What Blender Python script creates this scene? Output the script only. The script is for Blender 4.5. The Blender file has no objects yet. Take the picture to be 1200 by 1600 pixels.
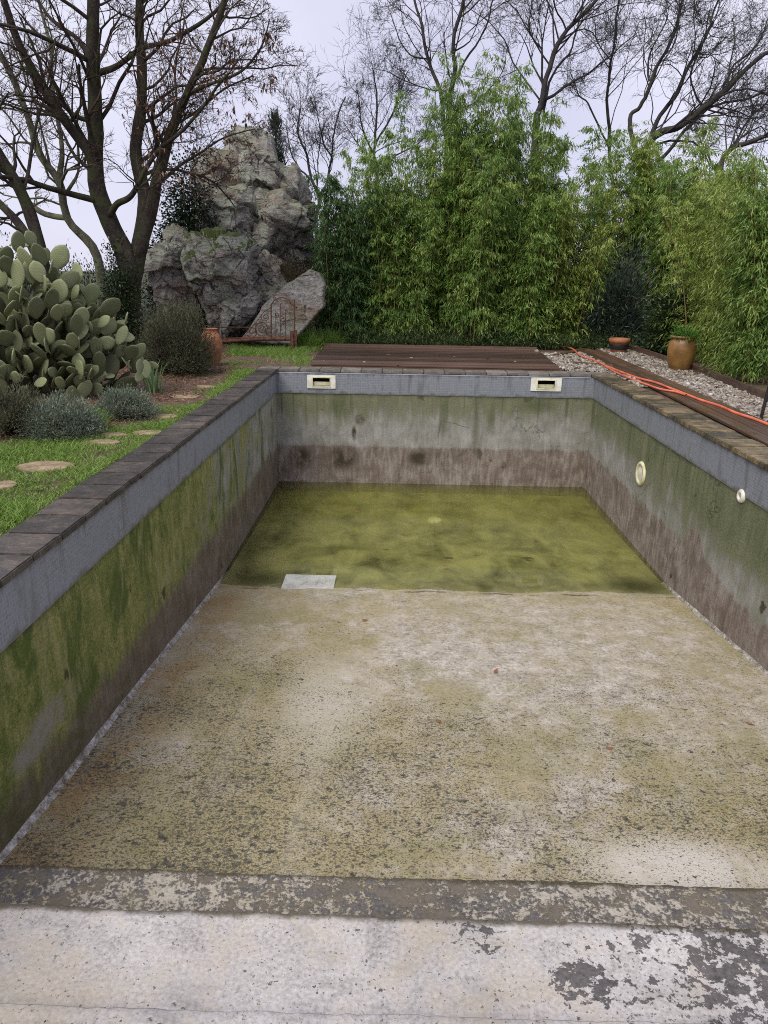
import bpy, bmesh, math, random
import numpy as np
from mathutils import Vector, Matrix

# ------------------------------------------------------------------ camera, sky, sun, exposure
SC = bpy.context.scene
COL = SC.collection
RNG = np.random.default_rng(7)
random.seed(7)
R = math.radians
EYE = 1.45
FPX = 1114.0
_p, _a, _ro = R(18.42), R(1.06), R(0.893)
FW = np.array([-math.sin(_a)*math.cos(_p), math.cos(_a)*math.cos(_p), -math.sin(_p)])
_r0 = np.array([math.cos(_a), math.sin(_a), 0.0]); _u0 = np.cross(_r0, FW)
RT = _r0*math.cos(_ro) + _u0*math.sin(_ro)
UP = -_r0*math.sin(_ro) + _u0*math.cos(_ro)
CAM = np.array([0, 0, EYE])
cd = bpy.data.cameras.new('camera'); cam = bpy.data.objects.new('camera', cd); COL.objects.link(cam)
cam.matrix_world = Matrix(((RT[0], UP[0], -FW[0], 0), (RT[1], UP[1], -FW[1], 0), (RT[2], UP[2], -FW[2], EYE), (0, 0, 0, 1)))
cd.sensor_fit = 'VERTICAL'; cd.sensor_height = 36.0; cd.sensor_width = 36.0; cd.lens = FPX/1600*36
cd.clip_start = 0.05; cd.clip_end = 2000
SC.camera = cam

SUN_EL, SUN_AZ = R(52), R(215)     # azimuth clockwise from +Y
w = bpy.data.worlds.new('World'); SC.world = w; w.use_nodes = True
nt = w.node_tree; nt.nodes.clear()
wo = nt.nodes.new('ShaderNodeOutputWorld'); bg = nt.nodes.new('ShaderNodeBackground')
sky = nt.nodes.new('ShaderNodeTexSky'); sky.sky_type = 'NISHITA'; sky.sun_disc = False
sky.sun_elevation = SUN_EL; sky.sun_rotation = SUN_AZ
tc = nt.nodes.new('ShaderNodeTexCoord')
nz = nt.nodes.new('ShaderNodeTexNoise'); nz.inputs['Scale'].default_value = 2.2; nz.inputs['Detail'].default_value = 5
nt.links.new(tc.outputs['Generated'], nz.inputs['Vector'])
cr = nt.nodes.new('ShaderNodeValToRGB')      # thick even cloud, faint structure
cr.color_ramp.elements[0].position = 0.36; cr.color_ramp.elements[0].color = (6.3, 6.3, 8.0, 1)
cr.color_ramp.elements[1].position = 0.66; cr.color_ramp.elements[1].color = (8.3, 8.15, 9.6, 1)
nt.links.new(nz.outputs['Fac'], cr.inputs['Fac'])
mx = nt.nodes.new('ShaderNodeMix'); mx.data_type = 'RGBA'; mx.inputs['Factor'].default_value = 0.9
nt.links.new(sky.outputs['Color'], mx.inputs[6]); nt.links.new(cr.outputs['Color'], mx.inputs[7])
nt.links.new(mx.outputs[2], bg.inputs['Color']); bg.inputs['Strength'].default_value = 0.076
nt.links.new(bg.outputs['Background'], wo.inputs['Surface'])

sl = bpy.data.lights.new('sun', 'SUN'); sl.energy = 2.0; sl.angle = R(38); sl.color = (1.0, 0.94, 0.8)
so = bpy.data.objects.new('sun', sl); COL.objects.link(so)
sd = Vector((math.sin(SUN_AZ)*math.cos(SUN_EL), math.cos(SUN_AZ)*math.cos(SUN_EL), math.sin(SUN_EL)))
so.rotation_euler = sd.to_track_quat('Z', 'Y').to_euler()

SC.view_settings.view_transform = 'Standard'; SC.view_settings.look = 'None'
SC.view_settings.exposure = 0.58; SC.view_settings.gamma = 1.0
SC.view_settings.use_curve_mapping = False
SC.render.engine = 'CYCLES'
SC.cycles.use_denoising = False; SC.cycles.filter_width = 1.0
SC.cycles.max_bounces = 8; SC.cycles.transparent_max_bounces = 12; SC.cycles.volume_bounces = 2
SC.cycles.sample_clamp_indirect = 6

# ------------------------------------------------------------------ geometry helpers
def ray(x, y): return RT*(x-600)/FPX + UP*(800-y)/FPX + FW
def gz(x, y, z=0.0):                 # point of the level z seen at a photograph pixel
    d = ray(x, y); return CAM + d*(z-EYE)/d[2]
def gy(x, y, Y):                     # point at distance Y along the pool
    d = ray(x, y); return CAM + d*Y/d[1]

_T = RNG.random(4096)
def vn(P):                           # value noise, 3D, -1..1
    P = np.asarray(P, float); i = np.floor(P).astype(np.int64); f = P-i; f = f*f*(3-2*f)
    out = 0
    for dx in (0, 1):
        for dy in (0, 1):
            for dz in (0, 1):
                h = ((i[..., 0]+dx)*73856093 ^ (i[..., 1]+dy)*19349663 ^ (i[..., 2]+dz)*83492791) & 4095
                wgt = (f[..., 0] if dx else 1-f[..., 0])*(f[..., 1] if dy else 1-f[..., 1])*(f[..., 2] if dz else 1-f[..., 2])
                out = out + _T[h]*wgt
    return out*2-1
def fbm(P, o=4, g=0.5):
    s, a, t = 0, 1.0, 0
    P = np.asarray(P, float)
    for _ in range(o): s = s+vn(P)*a; t += a; P = P*2.03+17.1; a *= g
    return s/t

def fastmesh(name, V, F, smooth=False):
    V = np.ascontiguousarray(V, np.float32); F = np.ascontiguousarray(F, np.int32)
    me = bpy.data.meshes.new(name); n, k = F.shape
    me.vertices.add(len(V)); me.vertices.foreach_set('co', V.ravel())
    me.loops.add(n*k); me.loops.foreach_set('vertex_index', F.ravel())
    me.polygons.add(n); me.polygons.foreach_set('loop_start', np.arange(0, n*k, k, dtype=np.int32))
    if smooth: me.polygons.foreach_set('use_smooth', np.ones(n, bool))
    me.update(calc_edges=True); me.validate()
    return me
def link(name, me, mat=None, parent=None, loc=None, rot=None):
    o = bpy.data.objects.new(name, me); COL.objects.link(o)
    if mat is not None and not me.materials: me.materials.append(mat)
    if parent is not None: o.parent = parent
    if loc is not None: o.location = tuple(loc)
    if rot is not None: o.rotation_euler = rot
    return o
def pyo(name, V, F, mat, parent=None, smooth=False, loc=None):
    me = bpy.data.meshes.new(name); me.from_pydata([tuple(v) for v in V], [], F); me.update()
    if smooth: me.polygons.foreach_set('use_smooth', np.ones(len(me.polygons), bool))
    return link(name, me, mat, parent, loc)
def empty(name, loc=(0, 0, 0), rz=0):
    o = bpy.data.objects.new(name, None); COL.objects.link(o); o.location = tuple(loc); o.rotation_euler = (0, 0, rz)
    o.empty_display_size = 0.2
    return o
def tag(o, label, cat, group=None, kind=None):
    o['label'] = label; o['category'] = cat
    if group: o['group'] = group
    if kind: o['kind'] = kind
    return o
def stuff(o): o['kind'] = 'stuff'; return o

def box_me(name, sx, sy, sz, bev=0.0, seg=1, cuts=0, jit=0.0, seed=0):
    bm = bmesh.new(); bmesh.ops.create_cube(bm, size=1)
    bmesh.ops.scale(bm, vec=(sx, sy, sz), verts=bm.verts)
    if cuts: bmesh.ops.subdivide_edges(bm, edges=[e for e in bm.edges if abs(e.verts[0].co.z-e.verts[1].co.z) < 1e-6], cuts=cuts, use_grid_fill=True)
    if bev:
        bmesh.ops.bevel(bm, geom=[e for e in bm.edges if len(e.link_faces) == 2 and e.calc_face_angle(0) > 0.5], offset=bev, segments=seg, affect='EDGES')
    if jit:
        co = np.array([v.co[:] for v in bm.verts]); d = np.stack([fbm(co*14+seed*9.1+k*31, 3) for k in range(3)], 1)*jit
        for v, dd in zip(bm.verts, d): v.co += Vector((dd[0], dd[1], dd[2]*0.5))
    me = bpy.data.meshes.new(name); bm.to_mesh(me); bm.free()
    return me
def boxes(lst):                      # plain boxes (x0,x1,y0,y1,z0,z1) in one V,F
    V, F = [], []
    for x0, x1, y0, y1, z0, z1 in lst:
        b = len(V)
        V += [(x0, y0, z0), (x1, y0, z0), (x1, y1, z0), (x0, y1, z0), (x0, y0, z1), (x1, y0, z1), (x1, y1, z1), (x0, y1, z1)]
        F += [[b+i for i in q] for q in ((0, 3, 2, 1), (4, 5, 6, 7), (0, 1, 5, 4), (1, 2, 6, 5), (2, 3, 7, 6), (3, 0, 4, 7))]
    return V, F
def lathe(prof, n=28, noise=0.0):
    V, F = [], []
    for r, z in prof:
        for k in range(n):
            t = 2*math.pi*k/n; V.append((r*math.cos(t), r*math.sin(t), z))
    for i in range(len(prof)-1):
        for k in range(n): F.append([i*n+k, i*n+(k+1) % n, (i+1)*n+(k+1) % n, (i+1)*n+k])
    return V, F

def tubes(polys, sides):             # polys: list of (pts, radii) -> V, quads ; grouped by length, vectorised
    groups = {}
    for p, r in polys: groups.setdefault(len(p), []).append((p, r))
    Vs, Fs, off = [], [], 0
    ang = np.arange(sides)*2*math.pi/sides; ca, sa = np.cos(ang), np.sin(ang)
    for n, L in groups.items():
        P = np.array([q[0] for q in L], float); Rr = np.array([q[1] for q in L], float)
        T = np.empty_like(P); T[:, 1:-1] = P[:, 2:]-P[:, :-2]; T[:, 0] = P[:, 1]-P[:, 0]; T[:, -1] = P[:, -1]-P[:, -2]
        T /= np.linalg.norm(T, axis=2, keepdims=True)+1e-9
        ref = np.where(np.abs(T[:, :1, 2:]) > 0.85, np.array([1., 0, 0]), np.array([0, 0, 1.]))
        A = np.cross(T, np.broadcast_to(ref, T.shape)); A /= np.linalg.norm(A, axis=2, keepdims=True)+1e-9
        B = np.cross(T, A)
        ring = P[:, :, None, :] + Rr[:, :, None, None]*(A[:, :, None, :]*ca[None, None, :, None]+B[:, :, None, :]*sa[None, None, :, None])
        b = len(L); Vs.append(ring.reshape(-1, 3))
        idx = (np.arange(b)*n*sides)[:, None, None]+(np.arange(n-1)*sides)[None, :, None]+np.arange(sides)[None, None, :]
        nx = (np.arange(b)*n*sides)[:, None, None]+(np.arange(n-1)*sides)[None, :, None]+((np.arange(sides)+1) % sides)[None, None, :]
        Fs.append(np.stack([idx, nx, nx+sides, idx+sides], -1).reshape(-1, 4)+off); off += b*n*sides
    return np.concatenate(Vs), np.concatenate(Fs)
def spline(pts, m=6):                # Catmull-Rom through points
    P = np.array(pts, float); P = np.vstack([2*P[0]-P[1], P, 2*P[-1]-P[-2]]); out = []
    for i in range(1, len(P)-2):
        for t in np.arange(m)/m:
            out.append(0.5*((2*P[i])+(-P[i-1]+P[i+1])*t+(2*P[i-1]-5*P[i]+4*P[i+1]-P[i+2])*t*t+(-P[i-1]+3*P[i]-3*P[i+1]+P[i+2])*t**3))
    out.append(P[-2]); return np.array(out)

def unit(v): return v/(np.linalg.norm(v, axis=-1, keepdims=True)+1e-9)
def leaves(P, D, L, W, droop=0.25, fold=0.25, rng=RNG):   # 4-triangle folded, drooping leaf at each P along D
    n = len(P); D = unit(D)
    S = unit(np.cross(D, np.array([0, 0, 1.0])+rng.normal(0, 0.35, (n, 3))))
    N = np.cross(S, D); L = np.broadcast_to(L, (n,))[:, None]; W = np.broadcast_to(W, (n,))[:, None]
    mid = P+D*L*0.42
    l = mid-S*W*0.5-N*W*fold; r = mid+S*W*0.5-N*W*fold
    tip = P+D*L-np.array([0, 0, 1.0])*L*droop
    V = np.stack([P, l, mid, r, tip], 1).reshape(-1, 3)
    b = (np.arange(n)*5)[:, None]
    F = np.concatenate([b+np.array([[0, 2, 1]]), b+np.array([[0, 3, 2]]), b+np.array([[1, 2, 4]]), b+np.array([[2, 3, 4]])], 0)
    return V, F
def slips(P, D, L, W, fold=0.3, rng=RNG):     # narrow two-triangle folded leaf
    n = len(P); D = unit(D); S = unit(np.cross(D, np.array([0, 0, 1.0])+rng.normal(0, 0.4, (n, 3)))); N = np.cross(S, D); L = L[:, None]; W = W[:, None]
    mid = P+D*L*.38
    V = np.stack([P, mid-S*W*.5-N*W*fold, P+D*L, mid+S*W*.5-N*W*fold], 1).reshape(-1, 3); b = (np.arange(n)*4)[:, None]
    return V, np.concatenate([b+np.array([[0, 2, 1]]), b+np.array([[0, 3, 2]])], 0)
def blades(P, D, L, W, rng=RNG):      # grass blade: bent strip, 3 triangles
    n = len(P); S = unit(np.cross(D, rng.normal(0, 1, (n, 3)))); L = L[:, None]; W = np.broadcast_to(W, (n,))[:, None]
    H = unit(D*np.array([1, 1, 0])+1e-4)
    m = P+D*L*0.55; tip = P+D*L*0.9+H*L*0.35
    V = np.stack([P-S*W, P+S*W, m+S*W*0.7, m-S*W*0.7, tip], 1).reshape(-1, 3); b = (np.arange(n)*5)[:, None]
    F = np.concatenate([b+np.array([[0, 1, 2]]), b+np.array([[0, 2, 3]]), b+np.array([[3, 2, 4]])], 0)
    return V, F

# ------------------------------------------------------------------ material helper
class M:
    def __init__(s, name):
        s.m = bpy.data.materials.new(name); s.m.use_nodes = True; s.t = s.m.node_tree; s.t.nodes.clear()
        s.o = s.t.nodes.new('ShaderNodeOutputMaterial')
        s.tc = s.t.nodes.new('ShaderNodeTexCoord'); s.obj = s.tc.outputs['Object']
        s.g = s.t.nodes.new('ShaderNodeNewGeometry'); s.pos = s.g.outputs['Position']; s.rnd = s.g.outputs['Random Per Island']
        s.nrm = s.g.outputs['Normal']
        s.oi = s.t.nodes.new('ShaderNodeObjectInfo'); s.ornd = s.oi.outputs['Random']
    def put(s, sock, v):
        if isinstance(v, bpy.types.NodeSocket): s.t.links.new(v, sock)
        elif isinstance(v, (tuple, list)) and len(v) == 3 and sock.type == 'RGBA': sock.default_value = (*v, 1)
        else: sock.default_value = v
    def math(s, op, a, b=0.0, clamp=False):
        n = s.t.nodes.new('ShaderNodeMath'); n.operation = op; n.use_clamp = clamp
        s.put(n.inputs[0], a); s.put(n.inputs[1], b); return n.outputs[0]
    def map(s, vec, scale=(1, 1, 1), loc=(0, 0, 0), rot=(0, 0, 0)):
        n = s.t.nodes.new('ShaderNodeMapping'); s.put(n.inputs['Vector'], vec); n.inputs['Scale'].default_value = scale
        n.inputs['Location'].default_value = loc; n.inputs['Rotation'].default_value = rot; return n.outputs[0]
    def noise(s, scale, detail=4, rough=0.55, dist=0.0, vec=None):
        n = s.t.nodes.new('ShaderNodeTexNoise'); s.put(n.inputs['Vector'], vec or s.obj)
        n.inputs['Scale'].default_value = scale; n.inputs['Detail'].default_value = detail
        n.inputs['Roughness'].default_value = rough; n.inputs['Distortion'].default_value = dist; return n.outputs['Fac']
    def vor(s, scale, feature='F1', vec=None, out='Distance', rand=1.0):
        n = s.t.nodes.new('ShaderNodeTexVoronoi'); n.feature = feature; s.put(n.inputs['Vector'], vec or s.obj)
        n.inputs['Scale'].default_value = scale; n.inputs['Randomness'].default_value = rand; return n.outputs[out]
    def sm(s, x, lo, hi):
        n = s.t.nodes.new('ShaderNodeMapRange'); n.interpolation_type = 'SMOOTHSTEP'; s.put(n.inputs['Value'], x)
        n.inputs['From Min'].default_value = lo; n.inputs['From Max'].default_value = hi
        if lo > hi:
            n.inputs['From Min'].default_value = hi; n.inputs['From Max'].default_value = lo
            n.inputs['To Min'].default_value = 1; n.inputs['To Max'].default_value = 0
        return n.outputs['Result']
    def mix(s, f, a, b, mode='MIX'):
        n = s.t.nodes.new('ShaderNodeMix'); n.data_type = 'RGBA'; n.blend_type = mode
        s.put(n.inputs['Factor'], f); s.put(n.inputs[6], a); s.put(n.inputs[7], b); return n.outputs[2]
    def ramp(s, f, stops):
        n = s.t.nodes.new('ShaderNodeValToRGB'); e = n.color_ramp.elements
        while len(e) < len(stops): e.new(0.5)
        for el, (p, c) in zip(e, stops): el.position = p; el.color = (*c, 1)
        s.put(n.inputs['Fac'], f); return n.outputs['Color']
    def sep(s, v):
        n = s.t.nodes.new('ShaderNodeSeparateXYZ'); s.put(n.inputs[0], v); return n.outputs
    def comb(s, x, y, z=0.0):
        n = s.t.nodes.new('ShaderNodeCombineXYZ'); s.put(n.inputs[0], x); s.put(n.inputs[1], y); s.put(n.inputs[2], z); return n.outputs[0]
    def mul(s, *a):
        o = a[0]
        for b in a[1:]: o = s.math('MULTIPLY', o, b)
        return o
    def add(s, a, b): return s.math('ADD', a, b)
    def sub(s, a, b): return s.math('SUBTRACT', a, b)
    def add_vec(s, v, f, k=.35):
        n = s.t.nodes.new('ShaderNodeVectorMath'); n.operation = 'ADD'; s.put(n.inputs[0], v); s.put(n.inputs[1], s.comb(s.mul(f, k), s.mul(f, -k), s.mul(f, k*.8))); return n.outputs[0]
    def bump(s, h, strength=0.5, dist=0.01, n0=None):
        n = s.t.nodes.new('ShaderNodeBump'); s.put(n.inputs['Height'], h); n.inputs['Strength'].default_value = strength
        n.inputs['Distance'].default_value = dist
        if n0 is not None: s.put(n.inputs['Normal'], n0)
        return n.outputs[0]
    def blob(s, vec, c, r, soft=0.5):      # soft elliptical patch at a place (stain)
        v = s.map(vec, (1/r[0], 1/r[1], 1/r[2]), (-c[0]/r[0], -c[1]/r[1], -c[2]/r[2]))
        n = s.t.nodes.new('ShaderNodeVectorMath'); n.operation = 'LENGTH'; s.put(n.inputs[0], v)
        return s.sm(n.outputs['Value'], 1.0, 1.0-soft)
    def fin(s, col, rough=0.8, normal=None, spec=0.3, metal=0.0, transl=0.0, tcol=None):
        b = s.t.nodes.new('ShaderNodeBsdfPrincipled'); s.put(b.inputs['Base Color'], col); s.put(b.inputs['Roughness'], rough)
        s.put(b.inputs['Specular IOR Level'], spec); b.inputs['Metallic'].default_value = metal
        if normal is not None: s.put(b.inputs['Normal'], normal)
        sh = b.outputs[0]
        if transl:
            t = s.t.nodes.new('ShaderNodeBsdfTranslucent'); s.put(t.inputs['Color'], tcol or col)
            m = s.t.nodes.new('ShaderNodeMixShader'); m.inputs[0].default_value = transl
            s.t.links.new(sh, m.inputs[1]); s.t.links.new(t.outputs[0], m.inputs[2]); sh = m.outputs[0]
        s.t.links.new(sh, s.o.inputs['Surface']); return s.m

# ------------------------------------------------------------------ pool measures
XL, XR, YF, YN = -1.967, 3.088, 11.40, 0.95
ZT = -0.373                           # underside of the tile band
ZW = -1.842                           # water level
def floor_z(y): return -1.365-0.1035*(y-2.6)+0.075*np.clip(y-7.7, 0, 9)

# --- pool materials
def wall_material(name, which):
    m = M(name); x, y, z = m.sep(m.obj)
    along = x if which == 'far' else y
    flat = m.comb(along, z)
    stk = m.noise(1.0, 8, 0.66, 0.5, m.map(flat, (6.0, 1.5, 1)))          # tall streaks
    stk2 = m.noise(1.0, 6, 0.65, 0.4, m.map(flat, (19.0, 3.4, 1), (3, 1, 0)))
    big = m.noise(0.9, 4, 0.55, 0.5, m.map(flat, (1, 1.3, 1), (5, 2, 0)))
    med = m.noise(3.5, 6, 0.62, 0.4, flat); fine = m.noise(45, 5, 0.7, 0, flat)
    zt = m.sm(z, -1.3, -0.4)                                               # 0 low .. 1 high
    base = m.ramp(m.add(m.mul(med, 0.6), m.mul(stk2, 0.4)), [(0.3, (0.165, 0.16, 0.14)), (0.5, (0.29, 0.285, 0.265)), (0.7, (0.43, 0.425, 0.42))])
    if which == 'left':
        g1 = m.ramp(m.add(m.mul(stk, 0.3), m.add(m.mul(fine, 0.4), m.mul(m.noise(10, 7, .7, .4, flat), 0.3))), [(0.34, (0.045, 0.075, 0.012)), (0.47, (0.145, 0.172, 0.036)), (0.6, (0.34, 0.32, 0.12))])
        f = m.add(m.mul(stk, 0.7), m.mul(big, 0.55)); f = m.add(f, m.mul(m.sm(y, 10.8, 3.5), 0.42))
        col = m.mix(m.sm(f, 0.58, 0.9), base, g1)
        dark = m.mul(m.sm(m.noise(1.0, 6, 0.6, 0.8, m.map(flat, (2.6, 1.0, 1), (9, 3, 0))), 0.5, 0.6), 0.8)
        col = m.mix(dark, col, m.mix(fine, (0.03, 0.06, 0.008), (0.09, 0.14, 0.02)))
        lite = m.mul(m.sm(m.noise(1.0, 6, 0.65, 0.7, m.map(flat, (4.4, 1.8, 1), (2, 13, 0))), 0.52, 0.64), 0.65)
        col = m.mix(lite, col, m.mix(fine, (0.19, 0.19, 0.065), (0.42, 0.39, 0.2)))
        wipe = m.blob(m.obj, (XL, 3.35, -1.02), (1, 0.62, 0.16), 0.7)
        col = m.mix(m.mul(wipe, m.sm(med, 0.38, 0.55)), col, (0.27, 0.25, 0.21))
    elif which == 'right':
        g1 = m.ramp(m.add(m.mul(stk, 0.5), m.mul(fine, 0.5)), [(0.3, (0.045, 0.06, 0.022)), (0.48, (0.12, 0.135, 0.062)), (0.66, (0.23, 0.235, 0.14))])
        f = m.add(m.mul(stk, 0.65), m.mul(big, 0.5)); f = m.add(f, m.mul(zt, 0.34)); f = m.add(f, m.mul(m.sm(y, 10.5, 6.5), 0.16))
        col = m.mix(m.mul(m.sm(f, 0.62, 0.92), 0.92), base, g1)
    else:
        g1 = m.ramp(m.add(m.mul(stk, 0.5), m.mul(fine, 0.5)), [(0.3, (0.075, 0.083, 0.038)), (0.5, (0.15, 0.158, 0.085)), (0.7, (0.25, 0.25, 0.17))])
        f = m.add(m.mul(stk, 0.75), m.mul(big, 0.4)); f = m.add(f, m.mul(m.sm(z, -1.05, -0.4), 0.4)); f = m.add(f, m.mul(m.sm(x, 2.6, -1.0), 0.06))
        col = m.mix(m.mul(m.sm(f, 0.66, 0.98), 0.9), base, g1)
    # old water line: brown silt below
    edge = m.add(z, m.mul(m.sub(med, 0.5), 0.09 if which == 'far' else 0.16)); edge = m.add(edge, m.mul(m.sub(stk, 0.5), 0.06 if which == 'far' else 0.34))
    if which == 'right':
        edge = m.sub(edge, m.mul(m.blob(m.obj, (XR, 7.0, -1.05), (1, 0.35, 0.35), 0.8), 0.22)); edge = m.add(edge, m.mul(m.sm(y, 6.9, 5.0), 0.09))
    silt = m.ramp(m.add(m.mul(stk2, 0.4), m.add(m.mul(med, 0.4), m.mul(fine, 0.2))), [(0.34, (0.085, 0.062, 0.046)), (0.48, (0.19, 0.15, 0.128)), (0.62, (0.36, 0.32, 0.295))])
    if which == 'left': silt = m.mix(0.5, silt, m.mix(med, (0.06, 0.045, 0.022), (0.14, 0.1, 0.055)))
    if which == 'left':
        silt = m.mix(m.mul(m.sm(m.noise(3.0, 6, .68, .5, m.map(flat, (1, 1.6, 1), (4, 4, 0))), .44, .62), m.sm(y, 6.5, 3.0), .75), silt, m.mix(fine, (0.045, 0.05, 0.014), (0.12, 0.115, 0.04)))
        edge = m.add(edge, m.mul(m.sm(y, 4.4, 2.9), -0.07))
    wide = 0.17 if which == 'left' else 0.055
    col = m.mix(m.mul(m.sm(edge, -1.225+wide/2, -1.225-wide/2), 0.93), col, silt)
    # dark damp blotches with drips
    bl = m.noise(1.0, 4, 0.5, 0.6, m.map(flat, (2.6, 2.0, 1), (11, 7, 0)))
    col = m.mix(m.mul(m.sm(bl, 0.68, 0.7), 0.85 if which != 'far' else 0.5), col, (0.04, 0.026, 0.014))
    if which == 'far':
        for c, r in (((-0.62, YF, -0.78), (0.12, 1, 0.13)), ((-0.72, YF, -1.0), (0.06, 1, 0.16)), ((-0.9, YF, -1.42), (0.38, 1, 0.32)), ((-1.6, YF, -1.42), (0.3, 1, 0.28)), ((0.35, YF, -1.4), (0.3, 1, 0.2))):
            col = m.mix(m.mul(m.blob(m.obj, c, r, 0.75), m.sm(med, 0.36, 0.56)), col, (0.055, 0.042, 0.024))
        for c, r in (((0.72, YF, -0.75), (0.11, 1, 0.55)), ((1.25, YF, -0.9), (0.09, 1, 0.6)), ((1.5, YF, -0.75), (0.12, 1, 0.35)), ((-0.95, YF, -0.6), (0.25, 1, 0.4)), ((2.2, YF, -0.5), (0.4, 1, 0.18))):
            col = m.mix(m.mul(m.blob(m.obj, c, r, 0.9), 0.6), col, (0.075, 0.088, 0.032))
    col = m.mix(m.mul(m.sm(z, -0.44, -0.375), m.sm(med, 0.35, 0.6), 0.55), col, (0.03, 0.036, 0.014))
    drip = m.mul(m.sm(m.noise(1.0, 4, .6, 0, m.map(flat, (11, 0.25, 1), (6, 2, 0))), .54, .68), m.sm(m.add(z, m.mul(stk2, .55)), -.75, -.2), .6)
    col = m.mix(drip, col, m.mix(fine, (0.025, 0.032, 0.012), (0.075, 0.085, 0.04)))
    crk = m.vor(.8, 'DISTANCE_TO_EDGE', m.map(m.add_vec(flat, m.noise(2.5, 4, .6, 0, flat), .5), (1, .8, 1)), 'Distance'); crk = m.mul(m.sm(crk, .006, .001), m.sm(big, .5, .6), .0 if which == 'left' else .6)
    col = m.mix(crk, col, (0.05, 0.045, 0.035))
    # pale lime runs
    runs = m.mul(m.sm(m.noise(1.0, 5, 0.5, 0.2, m.map(flat, (13.0, 0.55, 1), (1, 9, 0))), 0.66, 0.8), 0.45)
    col = m.mix(m.mul(runs, 0.35 if which == 'left' else 1.0), col, (0.36, 0.355, 0.33))
    crust = m.noise(130, 3, .7, 0, flat); col = m.mix(.3, col, m.mix(crust, (.45, .45, .45), (1.5, 1.5, 1.5)), 'MULTIPLY')
    nb = m.bump(m.add(m.add(fine, crust), m.mul(med, 0.7)), 0.6, 0.012)
    return m.fin(col, m.add(0.45, m.mul(fine, 0.5)), nb, 0.3)

def tile_material(name, axis):
    m = M(name); x, y, z = m.sep(m.obj); v = m.comb(x if axis == 'x' else y, z)
    n = m.t.nodes.new('ShaderNodeTexBrick'); m.put(n.inputs['Vector'], v); n.offset = 0.0
    n.inputs['Scale'].default_value = 1.0; n.inputs['Brick Width'].default_value = 0.0262; n.inputs['Row Height'].default_value = 0.0262
    n.inputs['Mortar Size'].default_value = 0.0019; n.inputs['Mortar Smooth'].default_value = 0.2; n.inputs['Bias'].default_value = 0
    n.inputs['Color1'].default_value = (0.162, 0.178, 0.215, 1); n.inputs['Color2'].default_value = (0.22, 0.238, 0.28, 1); n.inputs['Mortar'].default_value = (0.3, 0.31, 0.32, 1)
    big = m.noise(1.6, 5, 0.6, 0.4, v); stk = m.noise(1, 5, 0.6, 0.2, m.map(v, (9, 1.4, 1)))
    col = m.mix(m.mul(m.sm(big, 0.35, 0.7), 0.5), n.outputs['Color'], (0.21, 0.228, 0.27))
    col = m.mix(m.mul(m.sm(stk, 0.5, 0.66), 0.5), col, (0.1, 0.1, 0.1))
    col = m.mix(m.mul(m.sm(m.add(z, m.mul(m.sub(stk, 0.5), 0.2)), -0.33, -0.385), 0.7), col, (0.085, 0.085, 0.06))
    col = m.mix(m.mul(m.sm(m.add(z, m.mul(m.sub(stk, 0.5), 0.16)), -0.1, -0.03), 0.65), col, (0.06, 0.055, 0.045))
    nb = m.bump(n.outputs['Fac'], 0.5, -0.002)
    return m.fin(col, 0.38, nb, 0.45)

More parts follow.
